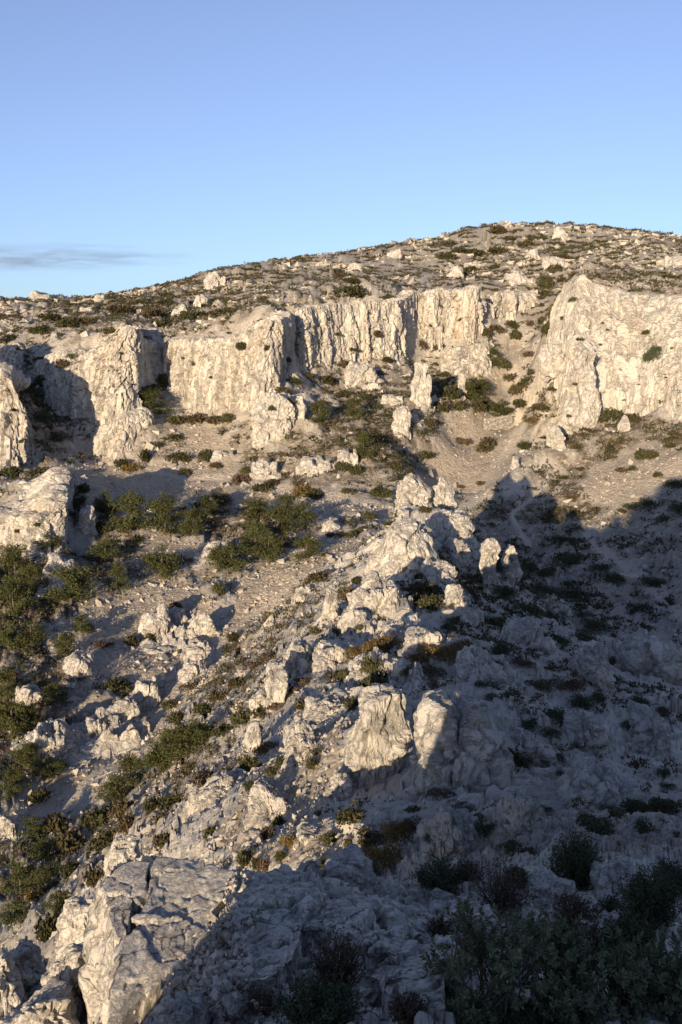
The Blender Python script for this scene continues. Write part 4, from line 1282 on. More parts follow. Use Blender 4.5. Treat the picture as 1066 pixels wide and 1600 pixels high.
BUSHES = [
 (130,1470,42,72,'s'),(80,1462,48,56,'s'),(97,1298,52,36,'s'),(140,987,26,18,'s'),(200,1006,26,22,'s'),(232,1008,30,26,'s'),(162,1010,30,16,'d'),(270,955,26,24,'s'),(345,930,24,30,'s'),(325,985,26,22,'s'),
 (365,1000,26,22,'s'),(355,1020,20,18,'s'),(60,1255,40,30,'s'),(150,1290,60,40,'s'),(190,1275,50,40,'s'),(120,1330,60,40,'s'),(160,1330,50,40,'s'),(200,1300,44,36,'s'),(240,1265,40,30,'s'),(255,1320,34,30,'s'),
 (150,1378,40,36,'s'),(110,1370,40,36,'s'),(280,1130,34,26,'s'),(320,1115,34,24,'s'),(345,1095,36,26,'s'),(372,1075,34,22,'s'),(395,1045,30,18,'d'),(420,1030,34,18,'d'),(300,1080,40,22,'d'),(270,1105,30,20,'s'),
 (380,1130,40,30,'s'),(410,1118,38,28,'s'),(350,1150,34,26,'s'),(430,1108,30,22,'d'),(455,1085,40,24,'d'),(475,1070,34,18,'d'),(395,1205,36,36,'s'),(425,1215,24,26,'s'),(340,1230,30,28,'s'),(392,1232,24,24,'s'),
 (440,1200,28,26,'s'),(437,1292,26,24,'s'),(420,1310,26,24,'s'),(328,1312,34,28,'s'),(385,1350,36,34,'s'),(402,1356,26,24,'s'),(415,1362,30,30,'d'),(455,1322,36,26,'o'),(478,1318,20,18,'s'),(515,1318,30,26,'s'),
 (500,1274,28,12,'s'),(440,1345,22,26,'s'),(500,1356,22,22,'s'),(548,1325,20,22,'s'),(490,1200,22,26,'s'),(495,1180,22,18,'s'),
 (598,1358,54,70,'m'),(620,1320,50,60,'m'),(580,1375,36,46,'n'),(640,1300,40,44,'e'),(560,1030,50,30,'m'),(585,1055,36,50,'s'),(600,1020,60,44,'m'),(595,1085,44,60,'s'),(610,1000,40,26,'m'),(575,1075,36,26,'s'),
 (690,1030,70,40,'m'),(730,1020,50,36,'m'),(655,1035,36,26,'m'),(640,1060,30,36,'e'),(680,1060,44,40,'e'),(790,1028,44,40,'n'),(740,1035,50,26,'m'),(760,1048,50,24,'n'),(820,1040,40,20,'e'),
 (545,935,30,30,'s'),(530,990,24,18,'s'),(560,985,20,14,'s'),(580,1020,24,20,'s'),(510,1035,26,16,'s'),(495,990,22,16,'s'),(540,1065,26,30,'s'),(520,1100,24,24,'s'),(555,1105,30,26,'s'),(575,1110,26,20,'s'),
 (600,935,30,16,'s'),(640,925,26,14,'d'),(665,880,36,30,'o'),(685,890,40,44,'o'),(700,895,30,30,'o'),(672,930,50,36,'s'),(650,945,40,26,'s'),(680,950,50,30,'s'),(610,820,20,10,'s'),(650,820,18,10,'s'),(640,842,18,8,'s'),
 (670,800,24,14,'s'),(690,812,24,12,'s'),(660,905,30,18,'s'),(580,905,26,14,'s'),(560,912,22,16,'s'),
 (724,695,28,22,'d'),(765,704,46,32,'s'),(752,758,20,12,'d'),(722,763,14,10,'d'),(1016,716,34,24,'s'),(955,706,24,18,'s'),(975,695,20,12,'s'),(1045,700,22,16,'s'),(1050,690,22,14,'s'),(975,738,24,12,'s'),(990,735,14,12,'s'),
 (895,700,18,10,'s'),(910,735,18,8,'s'),(865,755,18,10,'s'),(880,748,16,8,'s'),(940,660,36,22,'s'),(965,655,40,26,'s'),(985,660,36,26,'s'),(920,675,24,14,'s'),(1000,640,26,14,'s'),(1040,630,26,14,'s'),(1055,680,20,14,'s'),
 (888,780,20,8,'s'),(935,800,22,12,'s'),(975,800,16,8,'s'),(1030,745,20,14,'s'),(1056,762,40,20,'n'),(1058,800,40,24,'n'),(1035,815,30,16,'n'),(1010,790,30,12,'n'),(985,795,30,14,'n'),
 (280,662,40,22,'s'),(310,660,44,24,'s'),(340,662,34,22,'s'),(360,658,24,20,'s'),(268,690,40,16,'s'),(245,700,30,16,'s'),(225,720,30,30,'s'),(205,735,30,20,'o'),(190,728,24,20,'s'),(275,720,36,24,'s'),(320,720,24,34,'s'),
 (288,741,22,16,'s'),(340,730,26,12,'s'),(376,758,30,34,'d'),(388,740,22,16,'s'),(412,768,36,24,'s'),(425,757,24,16,'s'),(470,775,50,24,'o'),(490,778,30,22,'s'),(590,772,30,16,'s'),(605,778,24,20,'s'),(580,810,24,18,'s'),
 (585,775,18,16,'s'),(560,740,24,22,'s'),(540,735,30,22,'s'),(545,770,20,12,'s'),(568,832,18,16,'s'),(515,838,16,10,'s'),(533,838,18,10,'s'),(548,840,22,18,'s'),(460,845,12,8,'s'),(508,870,14,10,'s'),(440,855,24,20,'d'),
 (620,735,26,24,'s'),(635,742,24,18,'s'),(660,715,30,16,'s'),(600,718,24,14,'s'),(610,655,22,14,'s'),(590,640,22,16,'s'),(575,625,26,16,'s'),(540,620,36,18,'s'),(510,598,40,16,'s'),(545,575,50,12,'s'),(605,565,26,12,'s'),(480,590,26,14,'s'),
 (440,615,36,20,'s'),(460,600,30,18,'s'),(660,545,20,22,'s'),(685,545,18,14,'s'),(675,665,24,20,'s'),(690,640,30,20,'s'),(700,620,36,30,'s'),(715,640,34,24,'s'),(740,640,36,30,'s'),(760,635,34,24,'s'),(690,590,24,16,'s'),
 (775,520,34,24,'s'),(795,512,26,20,'s'),(806,530,20,30,'s'),(760,525,24,20,'s'),(828,556,28,16,'d'),(858,522,24,40,'s'),(850,505,20,20,'s'),(831,508,16,14,'d'),(785,575,30,30,'s'),(795,595,24,20,'s'),
 (815,615,40,34,'s'),(830,600,30,24,'s'),(812,635,26,20,'s'),(835,585,24,16,'s'),(860,590,26,10,'s'),(870,610,24,10,'s'),(850,640,36,12,'s'),(835,660,30,12,'o'),(825,700,36,14,'s'),(850,690,30,14,'s'),(865,560,30,8,'s'),
 (855,450,26,36,'s'),(865,425,26,22,'s'),(848,465,22,22,'s'),(872,405,26,18,'s'),(880,440,20,14,'s'),
 (235,495,50,24,'s'),(300,500,60,18,'s'),(340,495,44,16,'s'),(270,510,50,14,'s'),(110,510,50,20,'s'),(80,500,40,18,'s'),(190,490,50,18,'s'),(60,520,44,16,'s'),(12,535,40,22,'s'),(15,500,36,14,'s'),(140,505,36,14,'s'),
 (210,480,40,14,'s'),(180,520,34,14,'s'),(260,475,30,14,'s'),(535,435,40,20,'s'),(550,442,30,14,'s'),(540,462,60,12,'s'),(600,470,40,10,'s'),(635,468,26,16,'s'),(700,405,40,14,'s'),(740,400,40,14,'s'),(720,395,36,12,'s'),
 (780,395,40,14,'s'),(830,385,36,14,'s'),(800,375,30,10,'s'),(690,385,36,14,'s'),(840,375,30,12,'s'),(735,425,36,14,'s'),(780,420,26,10,'s'),(890,410,36,14,'s'),(1020,415,24,10,'s'),(1050,435,22,12,'s'),(780,365,40,8,'s'),(735,356,12,8,'s'),
 (378,545,16,16,'s'),(525,535,14,12,'s'),(585,528,12,10,'s'),(440,500,16,16,'s'),(112,560,30,12,'s'),(60,565,30,14,'s'),(30,560,30,14,'n'),(70,600,40,24,'n'),(50,620,36,30,'n'),(90,640,40,24,'n'),(60,660,40,30,'n'),(85,690,44,26,'n'),(110,640,26,14,'n'),(230,610,34,20,'s'),(255,610,24,20,'s'),(255,600,26,26,'s'),
 (20,745,44,26,'s'),(60,742,34,18,'s'),(105,765,20,30,'s'),(35,772,28,12,'s'),(80,855,40,24,'s'),(130,770,24,26,'s'),(200,790,14,8,'s'),(160,830,30,26,'s'),
 # shaded right flank and hollow
 (880,845,30,14,'n'),(900,880,50,20,'n'),(860,900,44,20,'n'),(820,890,40,18,'n'),(850,930,50,22,'n'),(890,935,50,24,'n'),(800,935,36,30,'n'),(830,960,50,26,'n'),(870,970,50,22,'n'),(910,970,46,24,'n'),(940,985,50,26,'n'),
 (960,910,36,26,'n'),(1020,915,44,26,'n'),(1000,955,40,20,'n'),(1050,945,36,22,'n'),(920,1000,44,20,'n'),(965,1045,30,30,'n'),(880,1010,36,22,'n'),(840,1000,40,20,'n'),(770,930,36,26,'n'),(740,910,30,22,'n'),(760,975,40,22,'n'),(720,975,40,20,'n'),(700,985,30,16,'n'),
 (940,890,36,14,'n'),(900,850,26,16,'n'),(1045,1060,30,26,'n'),(890,1080,50,36,'e'),(920,1110,60,34,'n'),(940,1095,36,20,'n'),(850,1080,60,36,'e'),(870,1130,44,30,'n'),(860,1150,30,22,'n'),(825,1140,30,26,'n'),(810,1155,26,24,'n'),(770,1095,30,14,'n'),(750,1075,22,16,'n'),
 (905,1165,40,26,'e'),(1005,1105,36,30,'n'),(1035,1120,36,30,'e'),(1010,1165,26,22,'n'),(980,1140,36,20,'n'),(940,1265,60,36,'n'),(915,1240,44,30,'n'),(960,1275,40,26,'n'),(865,1195,40,26,'n'),(880,1215,26,20,'n'),(820,1200,36,24,'e'),(1035,1215,26,24,'n'),(1045,1235,24,18,'n'),
 (1010,1300,44,30,'n'),(990,1330,50,30,'n'),(1030,1335,44,22,'n'),(1060,1340,40,34,'e'),(760,1310,40,44,'n'),(745,1290,36,30,'e'),(690,1250,50,20,'e'),(720,1265,40,20,'e'),(690,1205,26,18,'n'),(795,1335,40,30,'n'),(680,1325,30,40,'n'),(855,1270,24,14,'n'),(805,1250,14,12,'n'),
]
for t_ in PINES:
    place_tree(t_[0], t_[1], t_[2] * (0.85 if t_[0] < 90 else 1), t_[3] * (0.85 if t_[0] < 90 else 1))
for b_ in BUSHES:
    yy = b_[1]
    place_bush(*b_, ymin=24.5 if yy > 1200 else 30)

# ------------------------------------------------------------------ scattered scrub: the largest as objects, the rest as one mass
fa = VERT[FACES]
e1 = fa[:, 2] - fa[:, 0]
e2 = fa[:, 3] - fa[:, 1]
cr_ = np.cross(e1, e2)
area = 0.5 * np.linalg.norm(cr_, axis=1)
nz = np.abs(cr_[:, 2]) / (2 * area + 1e-9)
vd = vegd[FACES].mean(1)
clump = fbm(fc / 7.0 + 77, 3)
keep = (fY > 26) & (fY < 640) & (np.abs(fX / (fY + 6)) < 0.46) & (nz > 0.4)
wgt = np.where(keep, area * np.clip(vd, 0, 1) ** 1.5 * sstep(-0.35, 0.35, clump + (vd - 0.4) * 0.7), 0)
wgt *= np.interp(fY, [26, 60, 150, 300, 340, 600], [2.2, 1.6, 1.3, 1.15, 0.95, 0.75])
wgt *= np.where((fX > 28) & (fY > 90) & (fY < 235), 0.5, 1)
pr = wgt / wgt.sum()
NS = 40000
pick = RNG.choice(len(FACES), NS, p=pr)
sp = fc[pick] + RNG.normal(size=(NS, 3)) * np.array([0.3, 0.3, 0])
sr = np.exp(RNG.normal(-0.20, 0.42, NS)) * np.interp(fY[pick], [26, 60, 120, 300, 600], [0.42, 0.6, 0.85, 1.2, 1.5])
spx, spy, sd = project(sp[:, 0], sp[:, 1], sp[:, 2])
size_px = sr * F / sd
order = np.argsort(-size_px)
n_ind = 0
used = np.zeros(NS, bool)
for i in order[:1500]:
    if n_ind >= 30:
        break
    if not (-10 < spx[i] < 1076 and 330 < spy[i] < 1420):
        continue
    o_ = Vector((0, 0, 0))
    tgt = Vector(sp[i]) + Vector((0, 0, 0.5 * sr[i]))
    h_ = BVH.ray_cast(o_, (tgt - o_).normalized())
    if h_[0] is not None and h_[3] < (tgt - o_).length - 1.5:
        continue
    if size_px[i] > 40:
        used[i] = True
        continue
    place_bush(spx[i], spy[i], 2 * size_px[i], 0.8, random.choice('sssso' if spx[i] < 700 else 'njns'), P=sp[i], r=sr[i])
    used[i] = True
    n_ind += 1

def mass(name, pts, rad, npf, leaf, mat, rg, flat=0.7):
    n = len(pts)
    d = rg.normal(size=(n, npf, 3))
    d /= np.linalg.norm(d, axis=2, keepdims=True)
    d[:, :, 2] = np.abs(d[:, :, 2])
    stretch = np.stack([rg.uniform(0.7, 1.5, n), rg.uniform(0.7, 1.2, n), rg.uniform(0.45, 0.85, n) * np.interp(pts[:, 1], [300, 420], [1, 0.65])], 1)
    C = pts[:, None] + d * rad[:, None, None] * rg.uniform(0.3, 1, (n, npf, 1)) * stretch[:, None]
    V, Fq = leaf_quads(C.reshape(-1, 3), np.repeat(rad, npf) * leaf, rg)
    t = np.repeat(rg.uniform(0, 0.5, n), npf) + rg.uniform(0, 0.5, n * npf)
    return tag(link(name, mesh_np(name, V, Fq, mat, False, np.repeat(t, 4))), kind='stuff')

rest = ~used
kinds = RNG.random(NS)
nearm = sd < 90
sr = np.minimum(sr, np.interp(sd, [30, 90, 200, 500], [0.7, 1.1, 1.7, 2.4]))
bigm = (sr > 1.15) | (sd < 170)
grn = rest & (kinds < 0.72) & ~nearm
dry = rest & (kinds >= 0.72) & ~nearm
tag(mass('scrub', sp[grn & ~bigm], sr[grn & ~bigm], 9, 0.72, 'scrub_leaf', RNG), 'low dark scrub covering the slopes between the stones')
tag(mass('scrub', sp[grn & bigm], sr[grn & bigm], 24, 0.40, 'scrub_leaf', RNG), 'thicker dark scrub patches on the slopes')
tag(mass('dry_scrub', sp[dry & ~bigm], sr[dry & ~bigm] * 0.9, 8, 0.66, 'dry_leaf', RNG), 'low brown dry scrub between the stones')
tag(mass('dry_scrub', sp[dry & bigm], sr[dry & bigm] * 0.9, 22, 0.36, 'dry_leaf', RNG), 'thicker brown dry scrub patches')
tag(mass('ridge_scrub', sp[rest & nearm], sr[rest & nearm] * 0.8, 42, 0.36, 'scrub_leaf', RNG), 'low scrub on the ridge near the viewer')

# ------------------------------------------------------------------ loose stones over the slopes
m_, nt_, bs_ = new_mat('stone')
at_ = N(nt_, 'ShaderNodeAttribute', attribute_name='tint')
c_ = ramp(nt_, at_.outputs['Fac'], [(0.0, (0.24, 0.215, 0.185)), (0.5, (0.37, 0.33, 0.275)), (1.0, (0.50, 0.455, 0.39))])
n_ = noise(nt_, coord(nt_), 3.0, 8, 0.7)
c_ = mix(nt_, maprange(nt_, n_, 0.4, 0.7, 0, 0.4), c_, (0.30, 0.27, 0.235))
nt_.links.new(c_, bs_.inputs['Base Color'])
bump(nt_, bs_, noise(nt_, coord(nt_), 9.0, 8, 0.7), 0.5, 0.06)

CUBE_V = np.array([[-1,-1,-1],[1,-1,-1],[1,1,-1],[-1,1,-1],[-1,-1,1],[1,-1,1],[1,1,1],[-1,1,1]], float)
CUBE_F = np.array([[0,3,2,1],[4,5,6,7],[0,1,5,4],[1,2,6,5],[2,3,7,6],[3,0,4,7]])
def stones(name, pts, rad, rg, text, lying=False):
    n = len(pts)
    A = CUBE_V[None] * rg.uniform(0.4, 1.0, (n, 1, 3)) * (1 + rg.normal(size=(n, 8, 1)) * 0.25) + rg.normal(size=(n, 8, 3)) * 0.16
    q = rg.normal(size=(n, 4))
    q /= np.linalg.norm(q, axis=1, keepdims=True)
    if lying:
        q[:, 1:3] *= 0.12
        q /= np.linalg.norm(q, axis=1, keepdims=True)
        A = A * np.array([1.3, 1.0, 0.6])
    w, x, y, z = q.T
    R = np.stack([1-2*(y*y+z*z), 2*(x*y-z*w), 2*(x*z+y*w), 2*(x*y+z*w), 1-2*(x*x+z*z), 2*(y*z-x*w), 2*(x*z-y*w), 2*(y*z+x*w), 1-2*(x*x+y*y)], 1).reshape(n, 3, 3)
    V = np.einsum('nij,nkj->nki', R, A) * rad[:, None, None] * 0.75 + pts[:, None]
    Fq = (CUBE_F[None] + 8 * np.arange(n)[:, None, None]).reshape(-1, 4)
    t = np.repeat(rg.uniform(0, 1, n), 8)
    return tag(link(name, mesh_np(name, V.reshape(-1, 3), Fq, 'stone', False, t)), text, kind='stuff')

ssc = scree[FACES].mean(1)
wg = np.where(keep & (fY < 420), area * (0.45 + ssc * (fY < 250)) * (1 - 0.6 * vd) * np.interp(fY, [26, 60, 120, 250, 420], [22, 9, 3.0, 1.0, 0.5]), 0)
pk = RNG.choice(len(FACES), 34000, p=wg / wg.sum())
pp = fc[pk] + RNG.normal(size=(len(pk), 3)) * 0.1
pr_ = np.exp(RNG.normal(-1.95, 0.7, len(pk))) * np.interp(fY[pk], [26, 60, 120, 250, 420], [0.30, 0.48, 0.9, 1.6, 2.0])
pr_ = np.minimum(pr_, np.interp(fY[pk], [26, 60, 120, 250, 420], [0.35, 0.55, 1.0, 1.6, 2.2]))
pp[:, 2] -= pr_ * 0.25
stones('rubble', pp, pr_, RNG, 'loose pale stones strewn over the slopes')

wl_ = np.where(keep & (fY > 150), area * (1 - ssc) * sstep(0.0, 0.5, fbm(fc / 30.0 + 5, 3) + 0.15) * np.where(fY > 300, 2.2, 0.7), 0)
pk = RNG.choice(len(FACES), 10000, p=wl_ / wl_.sum())
pl_ = np.exp(RNG.normal(-0.5, 0.6, len(pk))) * np.interp(fY[pk], [150, 300, 550], [0.7, 1.1, 2.0])
pl_ = np.minimum(pl_, 2.2)
pp = fc[pk].copy()
pp[:, 2] -= pl_ * 0.22
stones('broken_ledges', pp, pl_, RNG, 'pale broken limestone ledges showing through the scrub', True)
# ------------------------------------------------------------------ foreground rock
def near_z(x, y):
    return ground_z(x, y)

def plate(poly, depth, name, seed, nr=46, na=190, relief=0.05, jag=0.10, parent=None, mat='near_rock', batter=0.1, centre=None):
    """thick slab: poly is a ring of 3-D points round its top; sides go down by depth"""
    rg = np.random.default_rng(seed)
    Pq = np.array(poly, float)
    c = Pq.mean(0) if centre is None else np.array(centre, float)
    A = np.c_[Pq[:, :2] - c[:2], np.ones(len(Pq))]
    pl, *_ = np.linalg.lstsq(A, Pq[:, 2], rcond=None)
    ring = np.r_[Pq, Pq[:1]]
    seg = np.r_[0, np.cumsum(np.linalg.norm(np.diff(ring[:, :2], axis=0), axis=1))]
    t = np.linspace(0, seg[-1], na, endpoint=False)
    R = np.stack([np.interp(t, seg, ring[:, k]) for k in range(2)], 1)
    d = R - c[:2]
    q = np.c_[R * 1.0, np.full(na, seed * 3.1)]
    k = 1 + jag * fbm(q / 0.9, 4) * 0.6 + (worley(q / 0.5)[2]) * jag * 0.25
    d = d * k[:, None]
    size = np.linalg.norm(d, axis=1).mean()
    rows = []
    for f in np.linspace(0.0, 1, nr) ** 0.8:
        xy = c[:2] + d * f
        z = (xy - c[:2]) @ pl[:2] + pl[2]
        rows.append((np.c_[xy, z - 0.05 * size * max(0, f - 0.9)], 1.0, f))
    nd = int(nr * 0.9)
    for j in range(1, nd + 1):
        f = j / nd
        xy = c[:2] + d * (1 + batter * f * depth / size)
        z = (c[:2] + d - c[:2]) @ pl[:2] + pl[2] - depth * f
        rows.append((np.c_[xy, z], 0.0, 1.0))
    V = np.concatenate([r_[0] for r_ in rows])
    top = np.repeat([r_[1] for r_ in rows], na)
    edge = np.repeat([r_[2] for r_ in rows], na)
    out = np.tile(d / np.linalg.norm(d, axis=1, keepdims=True), (len(rows), 1))
    o = rg.uniform(0, 30, 3)
    # terraces, pits and joints on the top; vertical breaks on the sides
    tz = fbm(V * np.array([1.3, 0.7, 1]) / 1.3 + o, 5, 0.55)
    st_ = np.floor(tz * 4 + 0.5 * fbm(V / 0.4 + o, 2)) / 4
    f1, f2, hb = worley(V / 0.8 + fbm(V / 0.7, 3)[:, None] * 0.35 + o)
    jn = sstep(0.06, 0, f2 - f1)
    f1, f2, hb2 = worley(V / 0.25 + o)
    dtop = st_ * relief * 1.6 + tz * relief + hb * relief * 0.9 - jn * relief * 1.2 + hb2 * 0.25 * relief + fbm(V / 0.12 + o, 3) * 0.006
    dside = fbm(V * np.array([1, 1, 0.5]) / 0.8 + o, 5) * 0.22 + hb * 0.09 - jn * 0.09 + hb2 * 0.02
    V[:, 2] += dtop * top
    V[:, :2] += out * (dside * (1 - top) + 0.5 * dside * top * sstep(0.8, 1, edge))[:, None]
    n = na
    Fq = []
    rr_ = np.arange(len(rows) - 1)[:, None] * n + np.arange(n)[None]
    nx = np.arange(len(rows) - 1)[:, None] * n + (np.arange(n)[None] + 1) % n
    Fq = np.stack([rr_, nx, nx + n, rr_ + n], -1).reshape(-1, 4)
    o0 = c.copy()
    ob = link(name, mesh_np(name, V - o0, Fq, mat, parent is not None), parent, loc=o0)
    return ob

# the flat slab on the left: two blocks parted by a crack
slab = bpy.data.objects.new('rock_slab', None)
COL.objects.link(slab)
tag(slab, 'flat cracked limestone slab in grazing light at the lower left, its left face cream', 'rock slab')
SY = lambda y: float(np.interp(y,[1346,1362,1378,1400,1440,1462,1488,1505,1530,1570,1600],[13.4,13.2,12.9,12.65,12.2,11.9,11.6,11.4,11.2,10.8,10.5]))
S_L = [W(a_, b_, SY(b_)) for a_, b_ in [(148,1378),(206,1346),(236,1346),(213,1400),(196,1452),(186,1462),(165,1420)]]
S_R = [W(a_, b_, SY(b_)) for a_, b_ in [(247,1346),(300,1350),(374,1362),(362,1395),(338,1440),(305,1488),(262,1530),(205,1570),(172,1600),(168,1560),(186,1505),(206,1452),(225,1400)]]
plate(S_L, 3.6, 'slab_block', 5, 32, 120, 0.014, 0.05, slab)
plate(S_R, 3.2, 'slab_block', 9, 48, 200, 0.017, 0.05, slab, centre=W(265, 1440, SY(1440)))

def flat_rock(pts, label, seed, depth=1.2, relief=0.05, jag=0.12, cat='rock', group='shaded rocks in the foreground', **kw):
    o = plate(pts, depth, 'foreground_rock', seed, 36, 130, relief, jag, **kw)
    return tag(o, label, cat, group)

def ring_px(pts, lift=0.25, ymax=24.0):
    out = []
    for a, b in pts:
        P, _ = hit(a, b, 3.0)
        if P is None or P.y > ymax:
            P = Vector(W(a, b, 14.0))
        out.append((P.x, P.y, P.z + lift))
    return out

flat_rock(ring_px([(382,1400),(430,1385),(470,1400),(500,1425),(480,1460),(470,1500),(410,1500),(368,1520),(372,1450)]), 'broad cracked rock plate in blue shade right of the lit slab', 21)
flat_rock(ring_px([(480,1420),(540,1410),(575,1440),(560,1480),(520,1490),(480,1475)], 0.2), 'smaller shaded rock plate right of the broad cracked plate', 23)
flat_rock(ring_px([(395,1500),(450,1490),(475,1520),(440,1560),(380,1575),(360,1550)], 0.2), 'shaded rock plate left of the round dry bush', 25)
flat_rock(ring_px([(575,1550),(620,1500),(690,1480),(720,1520),(690,1590),(600,1600)], 0.25), 'pale shaded rock beside the leafy bush at the bottom', 27)
flat_rock(ring_px([(570,1480),(610,1465),(640,1485),(620,1520),(580,1520)], 0.2), 'shaded angular rock above the pale rock by the leafy bush', 29)
flat_rock(ring_px([(600,1420),(650,1415),(690,1440),(660,1470),(610,1460)], 0.2), 'low shaded rock shelf at the middle of the foreground', 31)
flat_rock(ring_px([(690,1440),(740,1420),(770,1450),(740,1475),(700,1470)], 0.15), 'low shaded rock shelf left of the dark heather clump', 33)

for box_, label_, style_, seed_, kw_ in [
 ((500,1338,590,1412),'shaded humped boulder on the brink of the foreground','block',201,dict(Yfix=15.2)),
 ((455,1348,505,1410),'leaning shaded block left of the humped boulder','block',203,dict(Yfix=15.0)),
 ((400,1352,462,1400),'low shaded block on the brink right of the lit slab','block',205,dict(Yfix=15.2)),
 ((372,1358,402,1400),'small block wedged against the right end of the lit slab','block',207,dict(Yfix=14.8)),
 ((360,1405,382,1445),'angular stone standing by the right edge of the lit slab','block',209,dict(Yfix=13.0)),
 ((465,1395,500,1425),'shaded block between the broad plate and the humped boulder','block',211,dict(Yfix=13.8)),
 ((590,1390,640,1430),'shaded rough rock right of the humped boulder','block',213,dict(Yfix=14.5)),
 ((640,1395,700,1440),'shaded rough rock below the foot of the bare tree','block',215,dict(Yfix=15.0)),
 ((0,1492,70,1545),'shaded rock at the left edge above the bottom corner','block',217,dict(Yfix=14.2,sink=1.6)),
 ((60,1490,140,1550),'shaded rock beside the left face of the lit slab','block',219,dict(Yfix=13.8,sink=1.6)),
 ((-20,1560,120,1640),'rock in the bottom left corner with a sunlit top','block',221,dict(Yfix=12.6,sink=1.6)),
 ((-70,1500,50,1610),'dark sided rock cut by the left edge near the bottom corner','block',235,dict(Yfix=13.4,sink=1.6)),
 ((85,1410,150,1500),'cream rock under the left face of the lit slab behind a bush','block',223,dict(Yfix=17.5)),
 ((158,1315,215,1360),'craggy lit rock just behind the slab','block',225,dict(Yfix=19.5)),
 ((230,1580,330,1640),'stone block at the bottom edge below the lit slab','block',227,dict(Yfix=8.9)),
 ((820,1370,900,1410),'low shaded rock at the foot of the round dark bush','block',229,dict()),
 ((930,1360,1010,1395),'low shaded rock right of the round dark bush','slab',231,dict()),
 ((1020,1540,1090,1590),'shaded rock at the right edge near the bottom','slab',233,dict()),
]:
    o_ = outcrop(box_, label_, style_, seed_, mat='near_rock', name='foreground_rock', group='shaded rocks in the foreground', depth=kw_.pop('depth', 0.9), n=24, cluster=0, sink=kw_.pop('sink', 0.8), **kw_)

# loose stones on the foreground: the larger ones singly
STONE_ME = []
for k in range(10):
    v_, f_ = rock_shape((1, RNG.uniform(0.6, 0.95), RNG.uniform(0.45, 0.8)), 700 + k, 6, 'stone')
    STONE_ME.append(mesh_np('stone', v_, f_, 'near_rock', False))
n_st = 0
rs = random.Random(5)
STONE_AREAS = [((300,410),(1370,1600),110),((400,600),(1380,1420),30),((300,480),(1500,1600),24),((560,720),(1400,1500),26),((760,1060),(1380,1430),20),((0,140),(1490,1600),10)]
for (xa, xb), (ya, yb), cnt in STONE_AREAS:
    for k in range(cnt):
        px_, py_ = rs.uniform(xa, xb), rs.uniform(ya, yb)
        P, _ = hit(px_, py_, 3)
        if P is None or P.y > 24:
            continue
        r = min(0.24, 0.05 * math.exp(rs.gauss(0.25, 0.5)))
        o = link('stone', rs.choice(STONE_ME), loc=(P.x, P.y, P.z + 0.3 * r))
        o.scale = (r, r, r)
        o.rotation_euler = (rs.uniform(-0.4, 0.4), rs.uniform(-0.4, 0.4), rs.uniform(0, 6.28))
        tag(o, None, 'stone', 'loose stones in the foreground')
        PENDING.append((o, ('small' if r < 0.055 else 'larger' if r > 0.09 else 'fist sized') + ' angular pale stone', px_, py_))
sel = np.where((fY < 26) & (fY > 4) & (np.abs(fX / (fY + 6)) < 0.36) & (nz > 0.45))[0]
wq = area[sel] * np.clip(0.25 + fbm(fc[sel] / 1.3 + 8, 3), 0.04, 2) * np.interp(fY[sel], [5, 12, 26], [1.2, 1, 0.7])
pk = RNG.choice(sel, 7000, p=wq / wq.sum())
stones('stone_chips', fc[pk] + RNG.normal(size=(len(pk), 3)) * 0.02, np.minimum(np.exp(RNG.normal(-3.45, 0.5, len(pk))), 0.08), RNG, 'broken stone chips littering the shaded foreground')

# heap of broken stones between the slab and the shaded plates
hp_, hr_ = [], []
for k in range(1500):
    a_ = rs.uniform(0, 1)
    yy_ = 1385 + 215 * a_
    xx_ = rs.gauss(352 - 40 * a_, 26 + 22 * a_)
    P, _ = hit(xx_, yy_, 3)
    if P is None or P.y > 18:
        continue
    hp_.append((P.x, P.y, P.z + rs.uniform(0.0, 0.28)))
    hr_.append(min(0.075, 0.034 * math.exp(rs.gauss(0.0, 0.5))))
stones('stone_heap', np.array(hp_), np.array(hr_), RNG, 'heap of broken stones between the lit slab and the shaded rock plates')

# ------------------------------------------------------------------ foreground plants
def twig_path(p, d, ln, rg, n=5, wob=0.12):
    pts = [np.array(p, float)]
    d = np.array(d, float)
    for _ in range(n):
        d = d + rg.normal(size=3) * wob
        d[2] += 0.04
        d /= np.linalg.norm(d)
        pts.append(pts[-1] + d * ln / n)
    return pts

def rosette(seed, mat='near_leaf', n=14, ln=0.05):
    """a leafy shoot tip: blunt leaves whorled up a short stem, each with a fold"""
    rg = np.random.default_rng(seed)
    V, Fq, T = [], [], []
    for k in range(n):
        z = 0.09 * k / n
        ang = k * 2.4 + rg.uniform(-0.3, 0.3)
        el = 0.25 + 0.9 * k / n + rg.uniform(-0.15, 0.15)
        d = np.array([math.cos(ang) * math.cos(el), math.sin(ang) * math.cos(el), math.sin(el)])
        sd_ = np.array([-math.sin(ang), math.cos(ang), 0])
        up = np.cross(d, sd_)
        l = ln * rg.uniform(0.7, 1.15)
        b = np.array([0, 0, z])
        w = l * 0.20
        pts = [b, b + d * l * 0.45 - sd_ * w + up * w * 0.3, b + d * l * 0.85 - sd_ * w * 0.85 + up * w * 0.2, b + d * l + up * -0.15 * l * 0.3, b + d * l * 0.85 + sd_ * w * 0.85 + up * w * 0.2, b + d * l * 0.45 + sd_ * w + up * w * 0.3]
        o = len(V)
        V += pts
        Fq += [(o, o + 1, o + 2, o + 3), (o, o + 3, o + 4, o + 5)]
        T += [rg.uniform(0.1, 1.0)] * 6
    return mesh_np('leaf_spray', V, Fq, mat, True, T)

